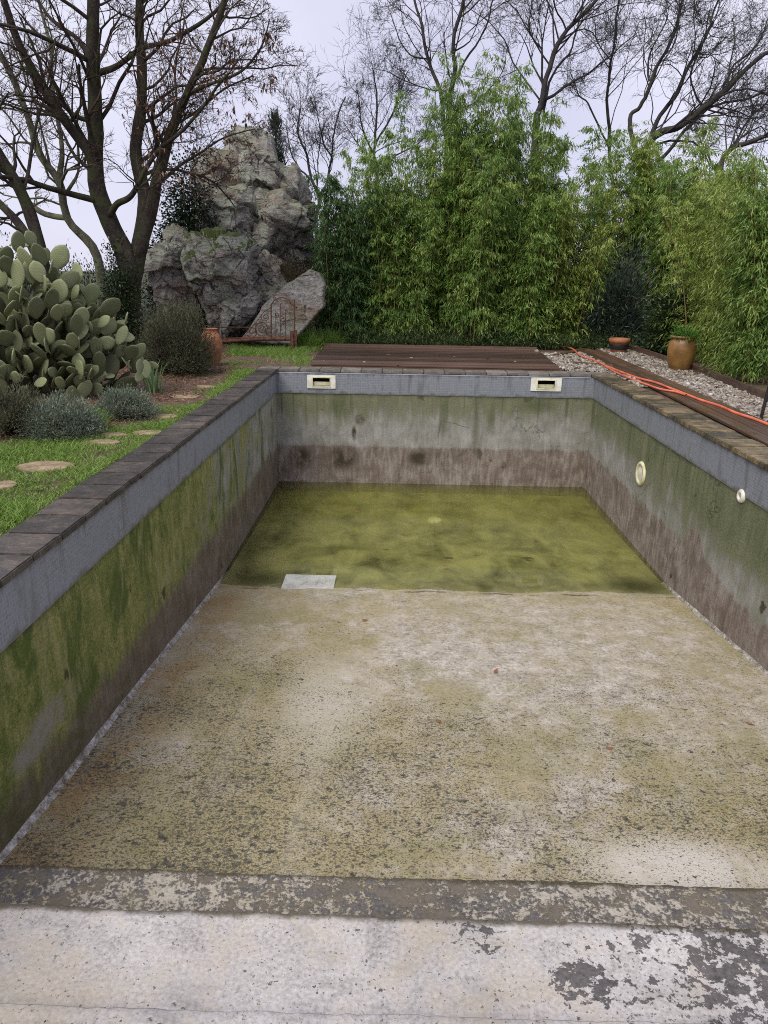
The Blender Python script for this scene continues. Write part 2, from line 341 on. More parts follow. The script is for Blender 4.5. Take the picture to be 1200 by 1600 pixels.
def floor_material():
    m = M('old_pool_floor'); x, y, z = m.sep(m.obj); p = m.comb(x, y)
    big = m.noise(0.55, 5, 0.6, 0.6, m.map(p, (1, 1, 1), (3.3, 1.2, 0))); med = m.noise(2.4, 6, 0.62, 0.4, p)
    fine = m.noise(28, 5, 0.7, 0, p); grain = m.noise(110, 3, 0.7, 0, p)
    col = m.ramp(m.add(m.mul(m.noise(6, 6, .68, .4, p), 0.45), m.mul(fine, 0.55)), [(0.35, (0.165, 0.14, 0.106)), (0.47, (0.36, 0.322, 0.27)), (0.61, (0.58, 0.54, 0.48))])
    # yellow-green algae film, strongest in the grain
    mot = m.noise(9, 6, 0.68, 0.5, p)
    alg = m.add(m.mul(big, 0.42), m.mul(med, 0.32)); alg = m.add(alg, m.add(m.mul(fine, 0.28), m.mul(mot, 0.34))); alg = m.add(alg, m.mul(m.sm(x, 0.2, -1.9), 0.09)); alg = m.add(alg, m.mul(m.sm(y, 4.6, 2.7), 0.05))
    col = m.mix(m.mul(m.sm(alg, 0.585, 0.8), 0.82), col, m.mix(fine, (0.145, 0.115, 0.042), (0.49, 0.42, 0.22)))
    col = m.mix(m.mul(m.sm(m.noise(1.3, 5, 0.6, 0.5, m.map(p, (1, 1, 1), (8, 4, 0))), 0.48, 0.66), 0.5), col, m.mix(fine, (0.14, 0.125, 0.045), (0.34, 0.31, 0.14)))
    # orange rust film along the left edge
    og = m.mul(m.sm(x, -1.35, -1.85), m.sm(med, 0.35, 0.6)); col = m.mix(m.mul(og, 0.7), col, m.mix(fine, (0.18, 0.1, 0.035), (0.46, 0.29, 0.12)))
    # pale scoured patches
    pale = m.add(m.blob(m.obj, (1.5, 2.9, -1.4), (0.75, 0.36, 1), 0.8), m.mul(m.blob(m.obj, (-0.5, 4.6, -1.5), (0.55, 1.2, 1), 0.9), 0.6))
    col = m.mix(m.mul(pale, m.sm(med, 0.3, 0.5), 0.75), col, (0.58, 0.55, 0.52))
    # dark flakes of old paint left on the plaster
    wv = m.map(p, (1, 1.25, 1)); dens = m.add(m.mul(big, 0.35), m.mul(m.noise(1.7, 4, 0.6, 0.3, m.map(p, (1, 1, 1), (13, 6, 0))), 0.5))
    near = m.mul(m.sm(y, 7.0, 2.9), 0.115)
    lft = m.mul(m.sm(x, -0.2, -1.7), 0.035)
    dens = m.sub(m.add(m.add(m.mul(m.sub(dens, 0.43), 0.5), near), lft), m.mul(pale, 0.07))
    f1 = m.add(m.noise(20, 4, 0.62, 0.15, wv), dens); f2 = m.add(m.noise(52, 3, 0.6, 0.1, wv), m.mul(dens, 0.95))
    f3 = m.add(m.noise(100, 3, 0.6, 0.1, wv), m.mul(dens, 0.8))
    k1 = m.sm(m.add(f1, m.mul(m.sub(mot, .5), .22)), 0.715, 0.735); k2 = m.sm(m.add(f2, m.mul(m.sub(mot, .5), .15)), 0.675, 0.705); k3 = m.sm(f3, 0.655, 0.71)
    k = m.math('MAXIMUM', m.math('MAXIMUM', k1, m.mul(k2, 0.85)), m.mul(k3, 0.55))
    wetmask = m.sm(y, 7.35, 7.0)
    k = m.mul(k, wetmask)
    col = m.mix(k, col, m.mix(m.sm(fine, 0.4, 0.6), (0.05, 0.052, 0.042), (0.13, 0.12, 0.1)))
    col = m.mix(m.mul(m.sm(m.noise(75, 3, 0.7, 0, p), 0.56, 0.7), wetmask, 0.55), col, (0.15, 0.135, 0.08))
    # long tracks
    tr = m.noise(1.0, 3, 0.5, 0.3, m.map(p, (3.4, 0.28, 1), (2, 7, 0))); col = m.mix(m.mul(m.sm(tr, 0.6, 0.72), 0.3), col, (0.48, 0.44, 0.34))
    # silt and algae bed below the old water edge
    sed = m.ramp(m.add(m.mul(med, 0.5), m.mul(m.noise(1.3, 5, 0.6, 0.9, m.map(p, (1.7, 0.8, 1), (1, 3, 0))), 0.5)), [(0.34, (0.055, 0.053, 0.026)), (0.43, (0.18, 0.168, 0.085)), (0.6, (0.4, 0.37, 0.2))])
    lin = m.add(y, m.add(m.mul(m.sub(med, 0.5), 0.5), m.mul(m.sub(mot, 0.5), 0.3)))
    col = m.mix(m.sm(lin, 7.02, 7.5), col, sed)
    scum = m.mul(m.sm(m.math('ABSOLUTE', m.sub(m.add(y, m.mul(m.sub(med, 0.5), 0.22)), 7.12)), 0.035, 0.0), m.sm(m.noise(2.2, 5, .6, 0, m.map(p, (1, .3, 1), (3, 3, 0))), 0.48, 0.6))
    col = m.mix(m.mul(scum, 0.85), col, (0.05, 0.04, 0.02))
    for c, r, a in (((-1.55, 7.45, -1.8), (0.5, 0.42, 1), 0.85), ((2.75, 7.5, -1.8), (0.6, 0.45, 1), 0.85), ((1.0, 7.35, -1.8), (0.14, 0.4, 1), 0.6), ((-0.6, 8.6, -1.9), (0.5, 0.12, 1), 0.6), ((0.35, 8.4, -1.9), (0.25, 0.1, 1), 0.6), ((1.6, 8.7, -1.9), (0.4, 0.13, 1), 0.55), ((-1.2, 8.9, -1.9), (0.3, 0.15, 1), 0.5)):
        col = m.mix(m.mul(m.blob(m.obj, c, r, 0.9), a, m.sm(med, 0.25, 0.5)), col, (0.045, 0.045, 0.016))
    spots = m.mul(m.sm(m.noise(3.2, 4, .6, .3, m.map(p, (1, 1, 1), (21, 5, 0))), .62, .68), m.blob(m.obj, (0.6, 8.5, -1.9), (2.6, 1.1, 2), .6))
    col = m.mix(m.mul(spots, .85), col, (0.035, 0.033, 0.014))
    nb = m.bump(m.add(m.mul(fine, 0.8), m.add(m.mul(grain, 0.4), m.mul(k, -0.9))), 0.7, 0.012)
    return m.fin(col, 0.72, nb, 0.25)

def step_material(name, dark):
    m = M(name); x, y, z = m.sep(m.obj); p = m.comb(x, m.add(y, z))
    big = m.noise(1.1, 5, 0.6, 0.4, p); med = m.noise(5, 6, 0.65, 0.4, p); fine = m.noise(60, 4, 0.7, 0, p)
    white = m.ramp(m.add(m.mul(med, 0.5), m.mul(fine, 0.5)), [(0.35, (0.25, 0.228, 0.21)), (0.47, (0.44, 0.42, 0.415)), (0.62, (0.62, 0.605, 0.615))])
    paint = m.ramp(m.add(m.mul(fine, 0.6), m.mul(med, 0.4)), [(0.36, (0.05, 0.048, 0.047)), (0.5, (0.105, 0.098, 0.1)), (0.68, (0.18, 0.17, 0.165))])
    d = m.noise(15, 6, 0.68, 0.35, m.map(p, (1, 1.15, 1))); d2 = m.noise(55, 4, 0.65, 0.1, p); d3 = m.noise(5.5, 5, 0.62, 0.5, m.map(p, (1, 1.2, 1), (2, 5, 0)))
    tan = m.sm(m.add(m.mul(big, 0.5), m.mul(med, 0.5)), 0.45, 0.58)
    damp = m.sm(m.noise(1.6, 6, .65, .8, m.map(p, (1, 1.6, 1), (7, 1, 0))), .5, .66); white = m.mix(m.mul(damp, .55), white, m.mix(fine, (.2, .19, .18), (.42, .41, .41)))
    if dark:
        white = m.mix(m.add(m.mul(tan, 0.4), 0.55), white, m.mix(fine, (0.16, 0.135, 0.075), (0.44, 0.385, 0.27)))
        th = m.add(m.add(m.mul(d, 0.4), m.mul(d2, 0.36)), m.add(m.mul(big, 0.22), m.mul(d3, 0.16))); th = m.add(th, m.mul(m.sm(x, -1.3, 0.2), 0.012))
        k = m.sm(th, 0.53, 0.6)
        paint = m.mix(m.mul(m.sm(d3, 0.46, 0.6), 0.55), paint, m.mix(fine, (0.085, 0.07, 0.035), (0.22, 0.19, 0.1)))
    else:
        white = m.mix(m.mul(tan, 0.5), white, m.mix(fine, (0.26, 0.21, 0.13), (0.5, 0.43, 0.31)))
        right = m.add(m.mul(m.sm(x, 0.35, 1.35), 0.1), m.mul(m.blob(m.obj, (0.71, 1.93, -0.97), (0.17, 0.13, 1), 0.6), 0.1))
        right = m.add(right, m.mul(m.blob(m.obj, (1.55, 1.95, -0.97), (0.5, 0.35, 1), 0.7), 0.05)); right = m.add(right, m.mul(m.blob(m.obj, (0.36, 2.1, -0.97), (0.16, 0.11, 1), 0.8), 0.11))
        th = m.add(m.add(m.mul(d, 0.55), m.mul(d3, 0.24)), m.add(m.mul(d2, 0.21), right)); k = m.sm(th, 0.6, 0.625)
        k = m.math('MAXIMUM', k, m.mul(m.sm(m.add(d2, m.mul(right, 0.5)), 0.63, 0.68), 0.75))
        sp = m.sm(m.add(m.noise(30, 3, 0.6, 0.1, p), m.mul(m.sub(d3, 0.5), 0.45)), 0.7, 0.725); k = m.math('MAXIMUM', k, sp)
    paint = m.mix(m.mul(m.sm(d3, 0.52, 0.66), 0.5), paint, (0.16, 0.13, 0.125))
    col = m.mix(k, white, paint)
    # dirt caught along the nosing and in the corner against the riser above
    fr = m.noise(9, 4, 0.6, 0.2, p)
    ynose = 2.585 if dark else 2.19
    col = m.mix(m.mul(m.sm(m.add(y, m.mul(m.sub(fr, 0.5), 0.07)), ynose-0.045, ynose-0.012), 0.8 if dark else 0.85), col, (0.075, 0.06, 0.03))
    nb = m.bump(m.add(m.add(m.mul(fine, 0.6), m.mul(med, 0.5)), m.mul(k, 0.9)), 0.75, 0.008)
    return m.fin(col, 0.68, nb, 0.3)

def cement_material():
    m = M('pale_cement'); n = m.noise(14, 6, 0.65); f = m.noise(90, 3, 0.7)
    col = m.ramp(m.add(m.mul(n, .6), m.mul(f, .4)), [(0.4, (0.1, 0.085, 0.06)), (0.51, (0.28, 0.26, 0.23)), (0.64, (0.56, 0.55, 0.54))])
    return m.fin(col, 0.8, m.bump(n, 0.6, 0.01))

def coping_material(name, pal):
    m = M(name); p = m.obj
    off = m.t.nodes.new('ShaderNodeVectorMath'); off.operation = 'ADD'; m.put(off.inputs[0], p); m.put(off.inputs[1], m.comb(m.mul(m.ornd, 37.0), m.mul(m.ornd, 91.0), 0.0)); v = off.outputs[0]
    n = m.noise(5, 7, 0.65, 0.5, v); f = m.noise(50, 5, 0.7, 0, v); g = m.noise(16, 5, 0.6, 0.3, m.map(v, (1, 3.5, 1)))
    t = m.add(m.add(m.mul(n, 0.55), m.mul(f, 0.25)), m.mul(m.sub(m.ornd, 0.5), 0.14)); t = m.add(t, m.mul(g, 0.2))
    col = m.ramp(t, pal)
    col = m.mix(m.mul(m.sm(g, 0.62, 0.75), 0.5), col, (0.29, 0.25, 0.2))
    wet = m.sm(m.noise(3, 4, 0.6, 0.3, v), 0.42, 0.6)
    return m.fin(col, m.sub(0.62, m.mul(wet, 0.28)), m.bump(m.add(f, n), 0.5, 0.01), 0.4)

MAT_L = wall_material('algae_plaster', 'left'); MAT_R = wall_material('stained_plaster', 'right'); MAT_F = wall_material('grey_plaster', 'far')
TILE_Y = tile_material('grey_mosaic_side', 'y'); TILE_X = tile_material('grey_mosaic_end', 'x')
FLOOR = floor_material(); STEP_D = step_material('peeling_grey_paint', True); STEP_W = step_material('chalky_plaster', False); CEM = cement_material()
COPE_D = coping_material('dark_stone', [(0.36, (0.022, 0.02, 0.018)), (0.49, (0.05, 0.043, 0.038)), (0.6, (0.1, 0.083, 0.069)), (0.74, (0.25, 0.205, 0.168))])
COPE_O = coping_material('ochre_stone', [(0.38, (0.028, 0.026, 0.018)), (0.48, (0.078, 0.066, 0.04)), (0.58, (0.19, 0.142, 0.078)), (0.72, (0.37, 0.3, 0.19))])
COPE_F = coping_material('grey_stone', [(0.3, (0.06, 0.055, 0.05)), (0.47, (0.15, 0.14, 0.12)), (0.6, (0.26, 0.25, 0.22)), (0.75, (0.37, 0.35, 0.31))])
m = M('white_plastic'); n = m.noise(9, 5, .6); WHITE = m.fin(m.ramp(n, [(0.35, (0.62, 0.6, 0.5)), (0.6, (0.8, 0.79, 0.73))]), 0.4, None, 0.4)
m = M('cream_plastic'); n = m.noise(12, 5, .6); CREAM = m.fin(m.ramp(n, [(0.35, (0.5, 0.47, 0.27)), (0.6, (0.7, 0.68, 0.46))]), 0.45, None, 0.4)
m = M('dark_void'); DARK = m.fin(m.ramp(m.noise(8), [(0.3, (0.012, 0.011, 0.01)), (0.7, (0.03, 0.028, 0.026))]), 0.9)
m = M('black_paint'); BLACK = m.fin(m.ramp(m.noise(20), [(0.3, (0.012, 0.012, 0.013)), (0.7, (0.03, 0.03, 0.03))]), 0.45)

# ------------------------------------------------------------------ the pool (one thing)
pool = empty('swimming_pool', (0, 0, 0))
tag(pool, 'drained swimming pool with green algae on its walls and a puddle at the deep end', 'pool')
# floor: fine grid with a slightly uneven screed
nx_, ny_ = 130, 230
gx, gyv = np.meshgrid(np.linspace(XL-0.03, XR+0.03, nx_), np.linspace(2.35, YF+0.03, ny_))
P = np.stack([gx.ravel(), gyv.ravel(), np.zeros(gx.size)], 1)
P[:, 2] = floor_z(P[:, 1]) + 0.007*fbm(P*np.array([2.6, 1.2, 1]), 4) + 0.004*vn(P*np.array([0.9, 0.6, 1])) + 0.0025*fbm(P*np.array([9, 5, 1]), 3)
ii = np.arange(nx_*ny_).reshape(ny_, nx_)
F = np.stack([ii[:-1, :-1], ii[:-1, 1:], ii[1:, 1:], ii[1:, :-1]], -1).reshape(-1, 4)
link('pool_floor', fastmesh('pool_floor', P, F, True), FLOOR, pool)
# plaster walls below the tile band
def wall(name, lst, mat): V, F = boxes(lst); return pyo(name, V, F, mat, pool)
wall('plaster_wall', [(XL-0.25, XL, YN, YF+0.25, -2.5, ZT)], MAT_L)
wall('plaster_wall', [(XR, XR+0.25, YN, YF+0.25, -2.5, ZT)], MAT_R)
wall('plaster_wall', [(XL+0.001, XR-0.001, YF, YF+0.25, -2.5, ZT)], MAT_F)
wall('plaster_wall', [(XL-0.25, XR+0.25, YN-0.25, YN-0.002, -2.5, -0.048)], MAT_F)
# tile band, 8 mm proud of the plaster; the end band is open for two skimmers
wall('tile_band', [(XL-0.24, XL+0.008, YN, YF+0.24, ZT+0.002, -0.046)], TILE_Y)
wall('tile_band', [(XR-0.008, XR+0.24, YN, YF+0.24, ZT+0.002, -0.046)], TILE_Y)
SK = []
for (xa, ya, xb, yb) in ((480, 585, 524.5, 607.5), (830, 589.5, 876, 611.5)):
    a, b = gy(xa, ya, YF), gy(xb, yb, YF); SK.append((a[0], b[0], 0.5*(a[2]+b[2])))
zt, zb, yf = -0.046, ZT+0.002, YF-0.008
def hole(s):
    cx = 0.5*(s[0]+s[1]); return cx-0.135, cx+0.135, s[2]-0.062, s[2]+0.062
h1, h2 = hole(SK[0]), hole(SK[1])
V, F = [], []
def quad(x0, x1, z0, z1, y=yf): b = len(V); V.extend([(x0, y, z0), (x1, y, z0), (x1, y, z1), (x0, y, z1)]); F.append([b, b+1, b+2, b+3])
xs = [XL+0.008, h1[0], h1[1], h2[0], h2[1], XR-0.008]
quad(xs[0], xs[1], zb, zt); quad(xs[2], xs[3], zb, zt); quad(xs[4], xs[5], zb, zt)
for h in (h1, h2): quad(h[0], h[1], zb, h[2]); quad(h[0], h[1], h[3], zt)
V.extend([(xs[0], yf, zb), (xs[5], yf, zb), (xs[5], YF, zb), (xs[0], YF, zb)]); b = len(V)-4; F.append([b+3, b+2, b+1, b])
pyo('tile_band', V, F, TILE_X, pool)
for s, h in zip(SK, (h1, h2)):
    x0, x1 = s[0], s[1]; hz = 0.104; zc = s[2]; hx0, hx1, hz0, hz1 = h
    V, F = boxes([(x0, hx0, yf-0.018, yf-0.001, zc-hz, zc+hz), (hx1, x1, yf-0.018, yf-0.001, zc-hz, zc+hz), (hx0, hx1, yf-0.018, yf-0.001, zc-hz, hz0), (hx0, hx1, yf-0.018, yf-0.001, hz1, zc+hz)])
    sk = pyo('skimmer', V, F, WHITE, pool)
    V, F = boxes([(hx0-.016, hx0, yf-0.026, yf-0.0185, hz0-.016, hz1+.016), (hx1, hx1+.016, yf-0.026, yf-0.0185, hz0-.016, hz1+.016), (hx0, hx1, yf-0.026, yf-0.0185, hz0-.016, hz0), (hx0, hx1, yf-0.026, yf-0.0185, hz1, hz1+.016)])
    pyo('inner_frame', V, F, CREAM, sk)
    V = [(hx0, yf, hz0), (hx1, yf, hz0), (hx1, yf, hz1), (hx0, yf, hz1)] + [(hx0, yf+0.22, hz0), (hx1, yf+0.22, hz0), (hx1, yf+0.22, hz1), (hx0, yf+0.22, hz1)]
    pyo('throat', V, [[0, 1, 5, 4], [1, 2, 6, 5], [2, 3, 7, 6], [3, 0, 4, 7], [4, 5, 6, 7]], DARK, sk)
    V, F = boxes([(hx0+0.004, hx1-0.004, yf+0.03, yf+0.042, hz0+0.002, hz0+0.058)])
    pyo('weir_flap', V, F, CREAM, sk)
# cement fillet where floor meets walls
def cove(name, path, inward, wdt=0.034, hgt=0.045, n=90):
    V, F = [], []; path = np.array(path)
    t = np.linspace(0, 1, n); pts = path[0]+(path[1]-path[0])*t[:, None]
    pts[:, 2] = floor_z(pts[:, 1]); nn = fbm(pts*7+3, 3); n2 = fbm(pts*9+20, 3)
    inward = np.array(inward, float)
    for p, a, b in zip(pts, nn, n2):
        V += [p-inward*0.01+(0, 0, hgt*(1+0.3*b)), p+inward*wdt*0.35+np.array([0, 0, hgt*0.32]), p+inward*wdt*(1+0.35*a)+np.array([0, 0, -0.006])]
    for i in range(n-1):
        for k in range(2): F.append([i*3+k, i*3+k+1, i*3+4+k, i*3+3+k])
    return pyo(name, V, F, CEM, pool, True)
cove('cement_fillet', [(XL, 2.4, 0), (XL, 7.6, 0)], (1, 0, 0)); cove('cement_fillet', [(XR, 2.4, 0), (XR, 7.6, 0)], (-1, 0, 0))
# steps at the near end
def step(y0, y1, z1, mat, seed):
    nxs, nys = 160, 16
    X = np.linspace(XL+0.002, XR-0.002, nxs); edge = y1+0.012*fbm(np.stack([X*3, X*0+seed, X*0], 1), 4)+0.004*vn(np.stack([X*40, X*0+seed, X*0], 1))
    V = []
    for j in range(nys):
        t = j/(nys-1)
        for i in range(nxs):
            V.append((X[i], y0+(edge[i]-y0)*t, z1))
    V = np.array(V); V[:, 2] += 0.004*fbm(V*4+seed, 3)
    roll = np.array([(X[i], edge[i]+0.014, z1-0.014) for i in range(nxs)]); bot = np.array([(X[i], edge[i]+0.016, z1-0.42) for i in range(nxs)])
    V = np.vstack([V, roll, bot]); ii = np.arange(len(V)).reshape(nys+2, nxs)
    F = np.stack([ii[:-1, :-1], ii[:-1, 1:], ii[1:, 1:], ii[1:, :-1]], -1).reshape(-1, 4)
    return link('step', fastmesh('step', V, F, True), mat, pool)
step(2.1, 2.572, -1.17, STEP_D, 1); step(1.6, 2.178, -0.97, STEP_W, 2); step(1.25, 1.632, -0.77, STEP_W, 3); step(YN-0.01, 1.28, -0.57, STEP_W, 4)
# return inlet and lamp niche in the right wall
def round_fit(name, c, r, prof, mat):
    V, F = lathe([(r*a, b) for a, b in prof], 28)
    V = [(c[0]-z, c[1]+x, c[2]+y) for x, y, z in V]
    o = pyo(name, V, F, mat, pool, True); return o
d = ray(1002, 740); lamp = CAM+d*XR/d[0]
lp = round_fit('underwater_lamp', lamp, 0.155, [(0, 0.012), (0.55, 0.014), (0.68, 0.01), (0.7, 0.026), (0.92, 0.028), (1.0, 0.015), (1.0, -0.02)], CREAM)
V, F = lathe([(0, 0.022), (0.06, 0.02), (0.1, 0.0125)], 20); pyo('lens', [(lamp[0]-z, lamp[1]+x, lamp[2]+y) for x, y, z in V], F, WHITE, lp, True)
d = ray(1158.5, 775); inl = CAM+d*(XR-0.008)/d[0]
il = round_fit('return_inlet', inl, 0.062, [(0.32, 0.008), (0.4, 0.02), (0.75, 0.022), (1.0, 0.008), (1.0, -0.02)], WHITE)
V, F = lathe([(0, 0.004), (0.03, 0.004)], 16); pyo('nozzle', [(inl[0]-z, inl[1]+x, inl[2]+y) for x, y, z in V], F, CREAM, il)
# repaired square standing just clear of the puddle, and the drain cover in it
pm = box_me('repair_patch', 0.58, 0.5, 0.05, 0.004, 1, 6, 0.004, 3)
link('repair_patch', pm, None, pool, (-0.965, 7.27, -1.862), (R(1.2), 0, 0)); 
m = M('white_cement'); n = m.add(m.mul(m.noise(4, 6, .7, .3), .6), m.mul(m.noise(60, 4, .7), .4)); pm.materials.append(m.fin(m.ramp(n, [(0.36, (0.2, 0.2, 0.13)), (0.48, (0.42, 0.43, 0.39)), (0.6, (0.56, 0.57, 0.55))]), 0.6, m.bump(n, .4, .01)))
V, F = lathe([(0, 0.02), (0.08, 0.02), (0.1, 0.012), (0.105, -0.02)], 24)
pyo('drain_cover', V, F, CREAM, pool, True, (0.563, 9.84, float(floor_z(9.84))+0.015))
# coping: one stone at a time
cvar = {}
def cope_set(sx, sy, mat, k):
    out = []
    for q in range(k):
        me = box_me('coping_stone', sx, sy, 0.046, 0.007, 2, 3, 0.007, q+len(cvar)*10); me.materials.append(mat)
        out.append(me)
    cvar[mat.name] = out; return out
cl = cope_set(0.33, 0.322, COPE_D, 5); cr_ = cope_set(0.345, 0.322, COPE_O, 5); cf = cope_set(0.322, 0.33, COPE_F, 5)
y = YN-0.1; i = 0
while y < YF-0.06:
    dz = random.uniform(-0.004, 0.004)
    link('coping_stone', cl[i % 5], None, pool, (XL-0.133+random.uniform(-.005, .005), y+0.165, -0.022+dz), (R(random.uniform(-.5, .5)), 0, R(random.choice((0, 180))+random.uniform(-.8, .8))))
    link('coping_stone', cr_[(i*3) % 5], None, pool, (XR+0.14+random.uniform(-.005, .005), y+0.165, -0.022-dz), (R(random.uniform(-.5, .5)), 0, R(random.choice((0, 180))+random.uniform(-.8, .8))))
    y += 0.331; i += 1
ylast = y
x = XL-0.295; i = 0
while x < XR+0.3:
    link('coping_stone', cf[i % 5], None, pool, (x+0.165, max(YF+0.145, ylast+0.168), -0.022+random.uniform(-.003, .003)), (0, 0, R(random.uniform(-.6, .6)))); x += 0.331; i += 1
# grout under the coping so joints read as mortar
wall('mortar_bed', [(XL-0.285, XL-0.012, YN-0.1, ylast, -0.05, -0.012), (XR+0.012, XR+0.3, YN-0.1, ylast, -0.05, -0.012), (XL-0.285, XR+0.3, ylast+0.012, ylast+0.32, -0.05, -0.012)], COPE_D)
YC = ylast+0.335                      # back of the far coping

# water: shallow puddle, closed volume
m = M('green_puddle'); t = m.t
gl = t.nodes.new('ShaderNodeBsdfGlossy'); gl.inputs['Roughness'].default_value = 0.03
tr = t.nodes.new('ShaderNodeBsdfTransparent'); tr.inputs['Color'].default_value = (0.9, 0.93, 0.8, 1)
fr = t.nodes.new('ShaderNodeFresnel'); fr.inputs['IOR'].default_value = 1.33
nb = m.bump(m.noise(5, 3, 0.5), 0.04, 0.01); t.links.new(nb, gl.inputs['Normal']); t.links.new(nb, fr.inputs['Normal'])
ms = t.nodes.new('ShaderNodeMixShader'); t.links.new(m.mul(fr.outputs[0], 1.0), ms.inputs[0]); t.links.new(tr.outputs[0], ms.inputs[1]); t.links.new(gl.outputs[0], ms.inputs[2])
t.links.new(ms.outputs[0], m.o.inputs['Surface'])
va = t.nodes.new('ShaderNodeVolumeAbsorption'); va.inputs['Color'].default_value = (0.8, 0.79, 0.42, 1); va.inputs['Density'].default_value = 2.4
vs = t.nodes.new('ShaderNodeVolumeScatter'); vs.inputs['Color'].default_value = (0.44, 0.43, 0.17, 1); vs.inputs['Density'].default_value = 2.2; vs.inputs['Anisotropy'].default_value = 0.2
av = t.nodes.new('ShaderNodeAddShader'); t.links.new(va.outputs[0], av.inputs[0]); t.links.new(vs.outputs[0], av.inputs[1])
t.links.new(av.outputs[0], m.o.inputs['Volume']); WATER = m.m
V, F = boxes([(XL-0.02, XR+0.02, 6.6, YF+0.02, -2.45, ZW)])
wtr = pyo('water', V, F, WATER); wtr['kind'] = 'structure'
# ------------------------------------------------------------------ ground
def ss(x, a, b): t = np.clip((x-a)/(b-a), 0, 1); return t*t*(3-2*t)
def gh(x, y):
    x = np.asarray(x, float); y = np.asarray(y, float); q = np.stack([x, y, x*0], -1)
    near = ss(x, -40, -10)*ss(-x, -40, -10)*ss(-y, -60, -25)
    return -0.02+0.014*fbm(q*1.3, 3)*ss(-x, 2.25, 2.5)*near+0.10*ss(-x, 3.0, 4.2)*near*(0.8+0.4*vn(q*0.8))*ss(y, 4.5, 6.5)
xs = np.array([-700, -150, -60, -30, -18]+list(np.arange(-12, -2.3, 0.15))+[XL-0.2, XR+0.2, 4.0, 4.6, 6, 9, 14, 30, 60, 150, 700.])
ys = np.array([-700, -150, -30, -5, YN-0.12]+list(np.arange(1.2, YC-0.2, 0.2))+[YC-0.12]+list(np.arange(YC+0.1, 20, 0.25))+[22, 26, 32, 45, 80, 200, 900])
gxx, gyy = np.meshgrid(xs, ys); V = np.stack([gxx.ravel(), gyy.ravel(), gh(gxx, gyy).ravel()], 1)
ii = np.arange(len(V)).reshape(gxx.shape); F = np.stack([ii[:-1, :-1], ii[:-1, 1:], ii[1:, 1:], ii[1:, :-1]], -1)
cx = 0.5*(gxx[:-1, :-1]+gxx[1:, 1:]); cy = 0.5*(gyy[:-1, :-1]+gyy[1:, 1:])
keep = ~((cx > XL-0.2) & (cx < XR+0.2) & (cy > YN-0.13) & (cy < YC-0.12))
m = M('garden_soil'); n1 = m.noise(1.2, 5, .6); n2 = m.noise(9, 6, .65); n3 = m.noise(60, 4, .7)
col = m.ramp(m.add(m.mul(n2, .5), m.mul(n3, .5)), [(0.32, (0.055, 0.034, 0.025)), (0.5, (0.14, 0.092, 0.07)), (0.68, (0.26, 0.185, 0.145))])
col = m.mix(m.mul(m.sm(n1, .46, .62), 0.45), col, (0.06, 0.075, 0.025))
x, y, z = m.sep(m.obj); col = m.mix(m.mul(m.sm(m.add(y, m.mul(n1, .6)), 15.4, 15.9), .8), col, m.mix(n2, (0.03, 0.024, 0.016), (0.075, 0.06, 0.04)))  # shade under and behind the bamboo painted into the ground colour
far = m.sm(y, 22, 40); col = m.mix(far, col, (0.06, 0.07, 0.035))
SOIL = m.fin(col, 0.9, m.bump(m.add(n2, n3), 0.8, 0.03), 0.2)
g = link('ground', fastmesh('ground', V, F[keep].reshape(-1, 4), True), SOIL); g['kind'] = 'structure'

def foliage_mat(name, cols, transl=0.3, rough=0.5, spec=0.35, patch=0.0, pscale=1.2):
    m = M(name); f = m.rnd
    if patch: f = m.add(m.mul(f, 1-patch), m.mul(m.sub(m.mul(m.noise(pscale, 3, .55), 1.9), 0.45), patch))
    n = len(cols); col = m.ramp(f, [(0.06+0.88*i/(n-1), c) for i, c in enumerate(cols)])
    col = m.mix(0.35, col, m.mix(m.noise(30, 2), (0.6, 0.6, 0.6), (1.3, 1.3, 1.3)), 'MULTIPLY')
    return m.fin(col, rough, None, spec, 0, transl)
G_GRASS = foliage_mat('lawn_grass', [(0.07, 0.14, 0.025), (0.155, 0.275, 0.045), (0.24, 0.39, 0.08), (0.36, 0.37, 0.15)], 0.35, 0.5, 0.3, 0.3)
G_WEED = foliage_mat('bright_weeds', [(0.06, 0.13, 0.015), (0.13, 0.23, 0.03), (0.2, 0.3, 0.05)], 0.35)
G_DRY = foliage_mat('dry_leaf', [(0.07, 0.035, 0.022), (0.16, 0.085, 0.05), (0.26, 0.15, 0.095), (0.3, 0.22, 0.16)], 0.15, 0.7, 0.2)

# ------------------------------------------------------------------ lawn, weeds and litter
LB = ([3, 5, 6, 7, 8, 8.7, 9.4, 10, 10.8, 11.4, 12.3, 14.6], [-5.4, -4.3, -3.45, -2.85, -2.8, -2.6, -2.42, -2.4, -2.46, -2.6, -3.0, -3.3])
def lawn(x, y):
    b = np.interp(y, *LB); q = np.stack([x, y, x*0], -1)
    d = ss(x, b-0.22, b+0.16+0.1*vn(q*2.5)); d = d*np.clip(0.5+1.3*fbm(q*1.4+3, 3)+ss(-y, -6.4, -5.0)*0.5-.18*ss(y, 10.5, 12), 0.0, 1)
    hole = np.zeros_like(x)
    for fx, fy, rx, ry in FLAG: hole = np.maximum(hole, ss(-(((x-fx)/rx)**2+((y-fy)/ry)**2), -0.95, -0.55))
    return d*(1-hole)
FLAG = []
FPXS = [(70, 727, .24, .17), (160, 690, .17, .1), (233, 674, .15, .11), (258, 649, .15, .1), (290, 618, .17, .12), (322, 603, .15, .1), (5, 757, .1, .1), (172, 678, .16, .09)]
for a, b, rx, ry in FPXS: p = gz(a, b); FLAG.append((p[0], p[1], rx, ry))
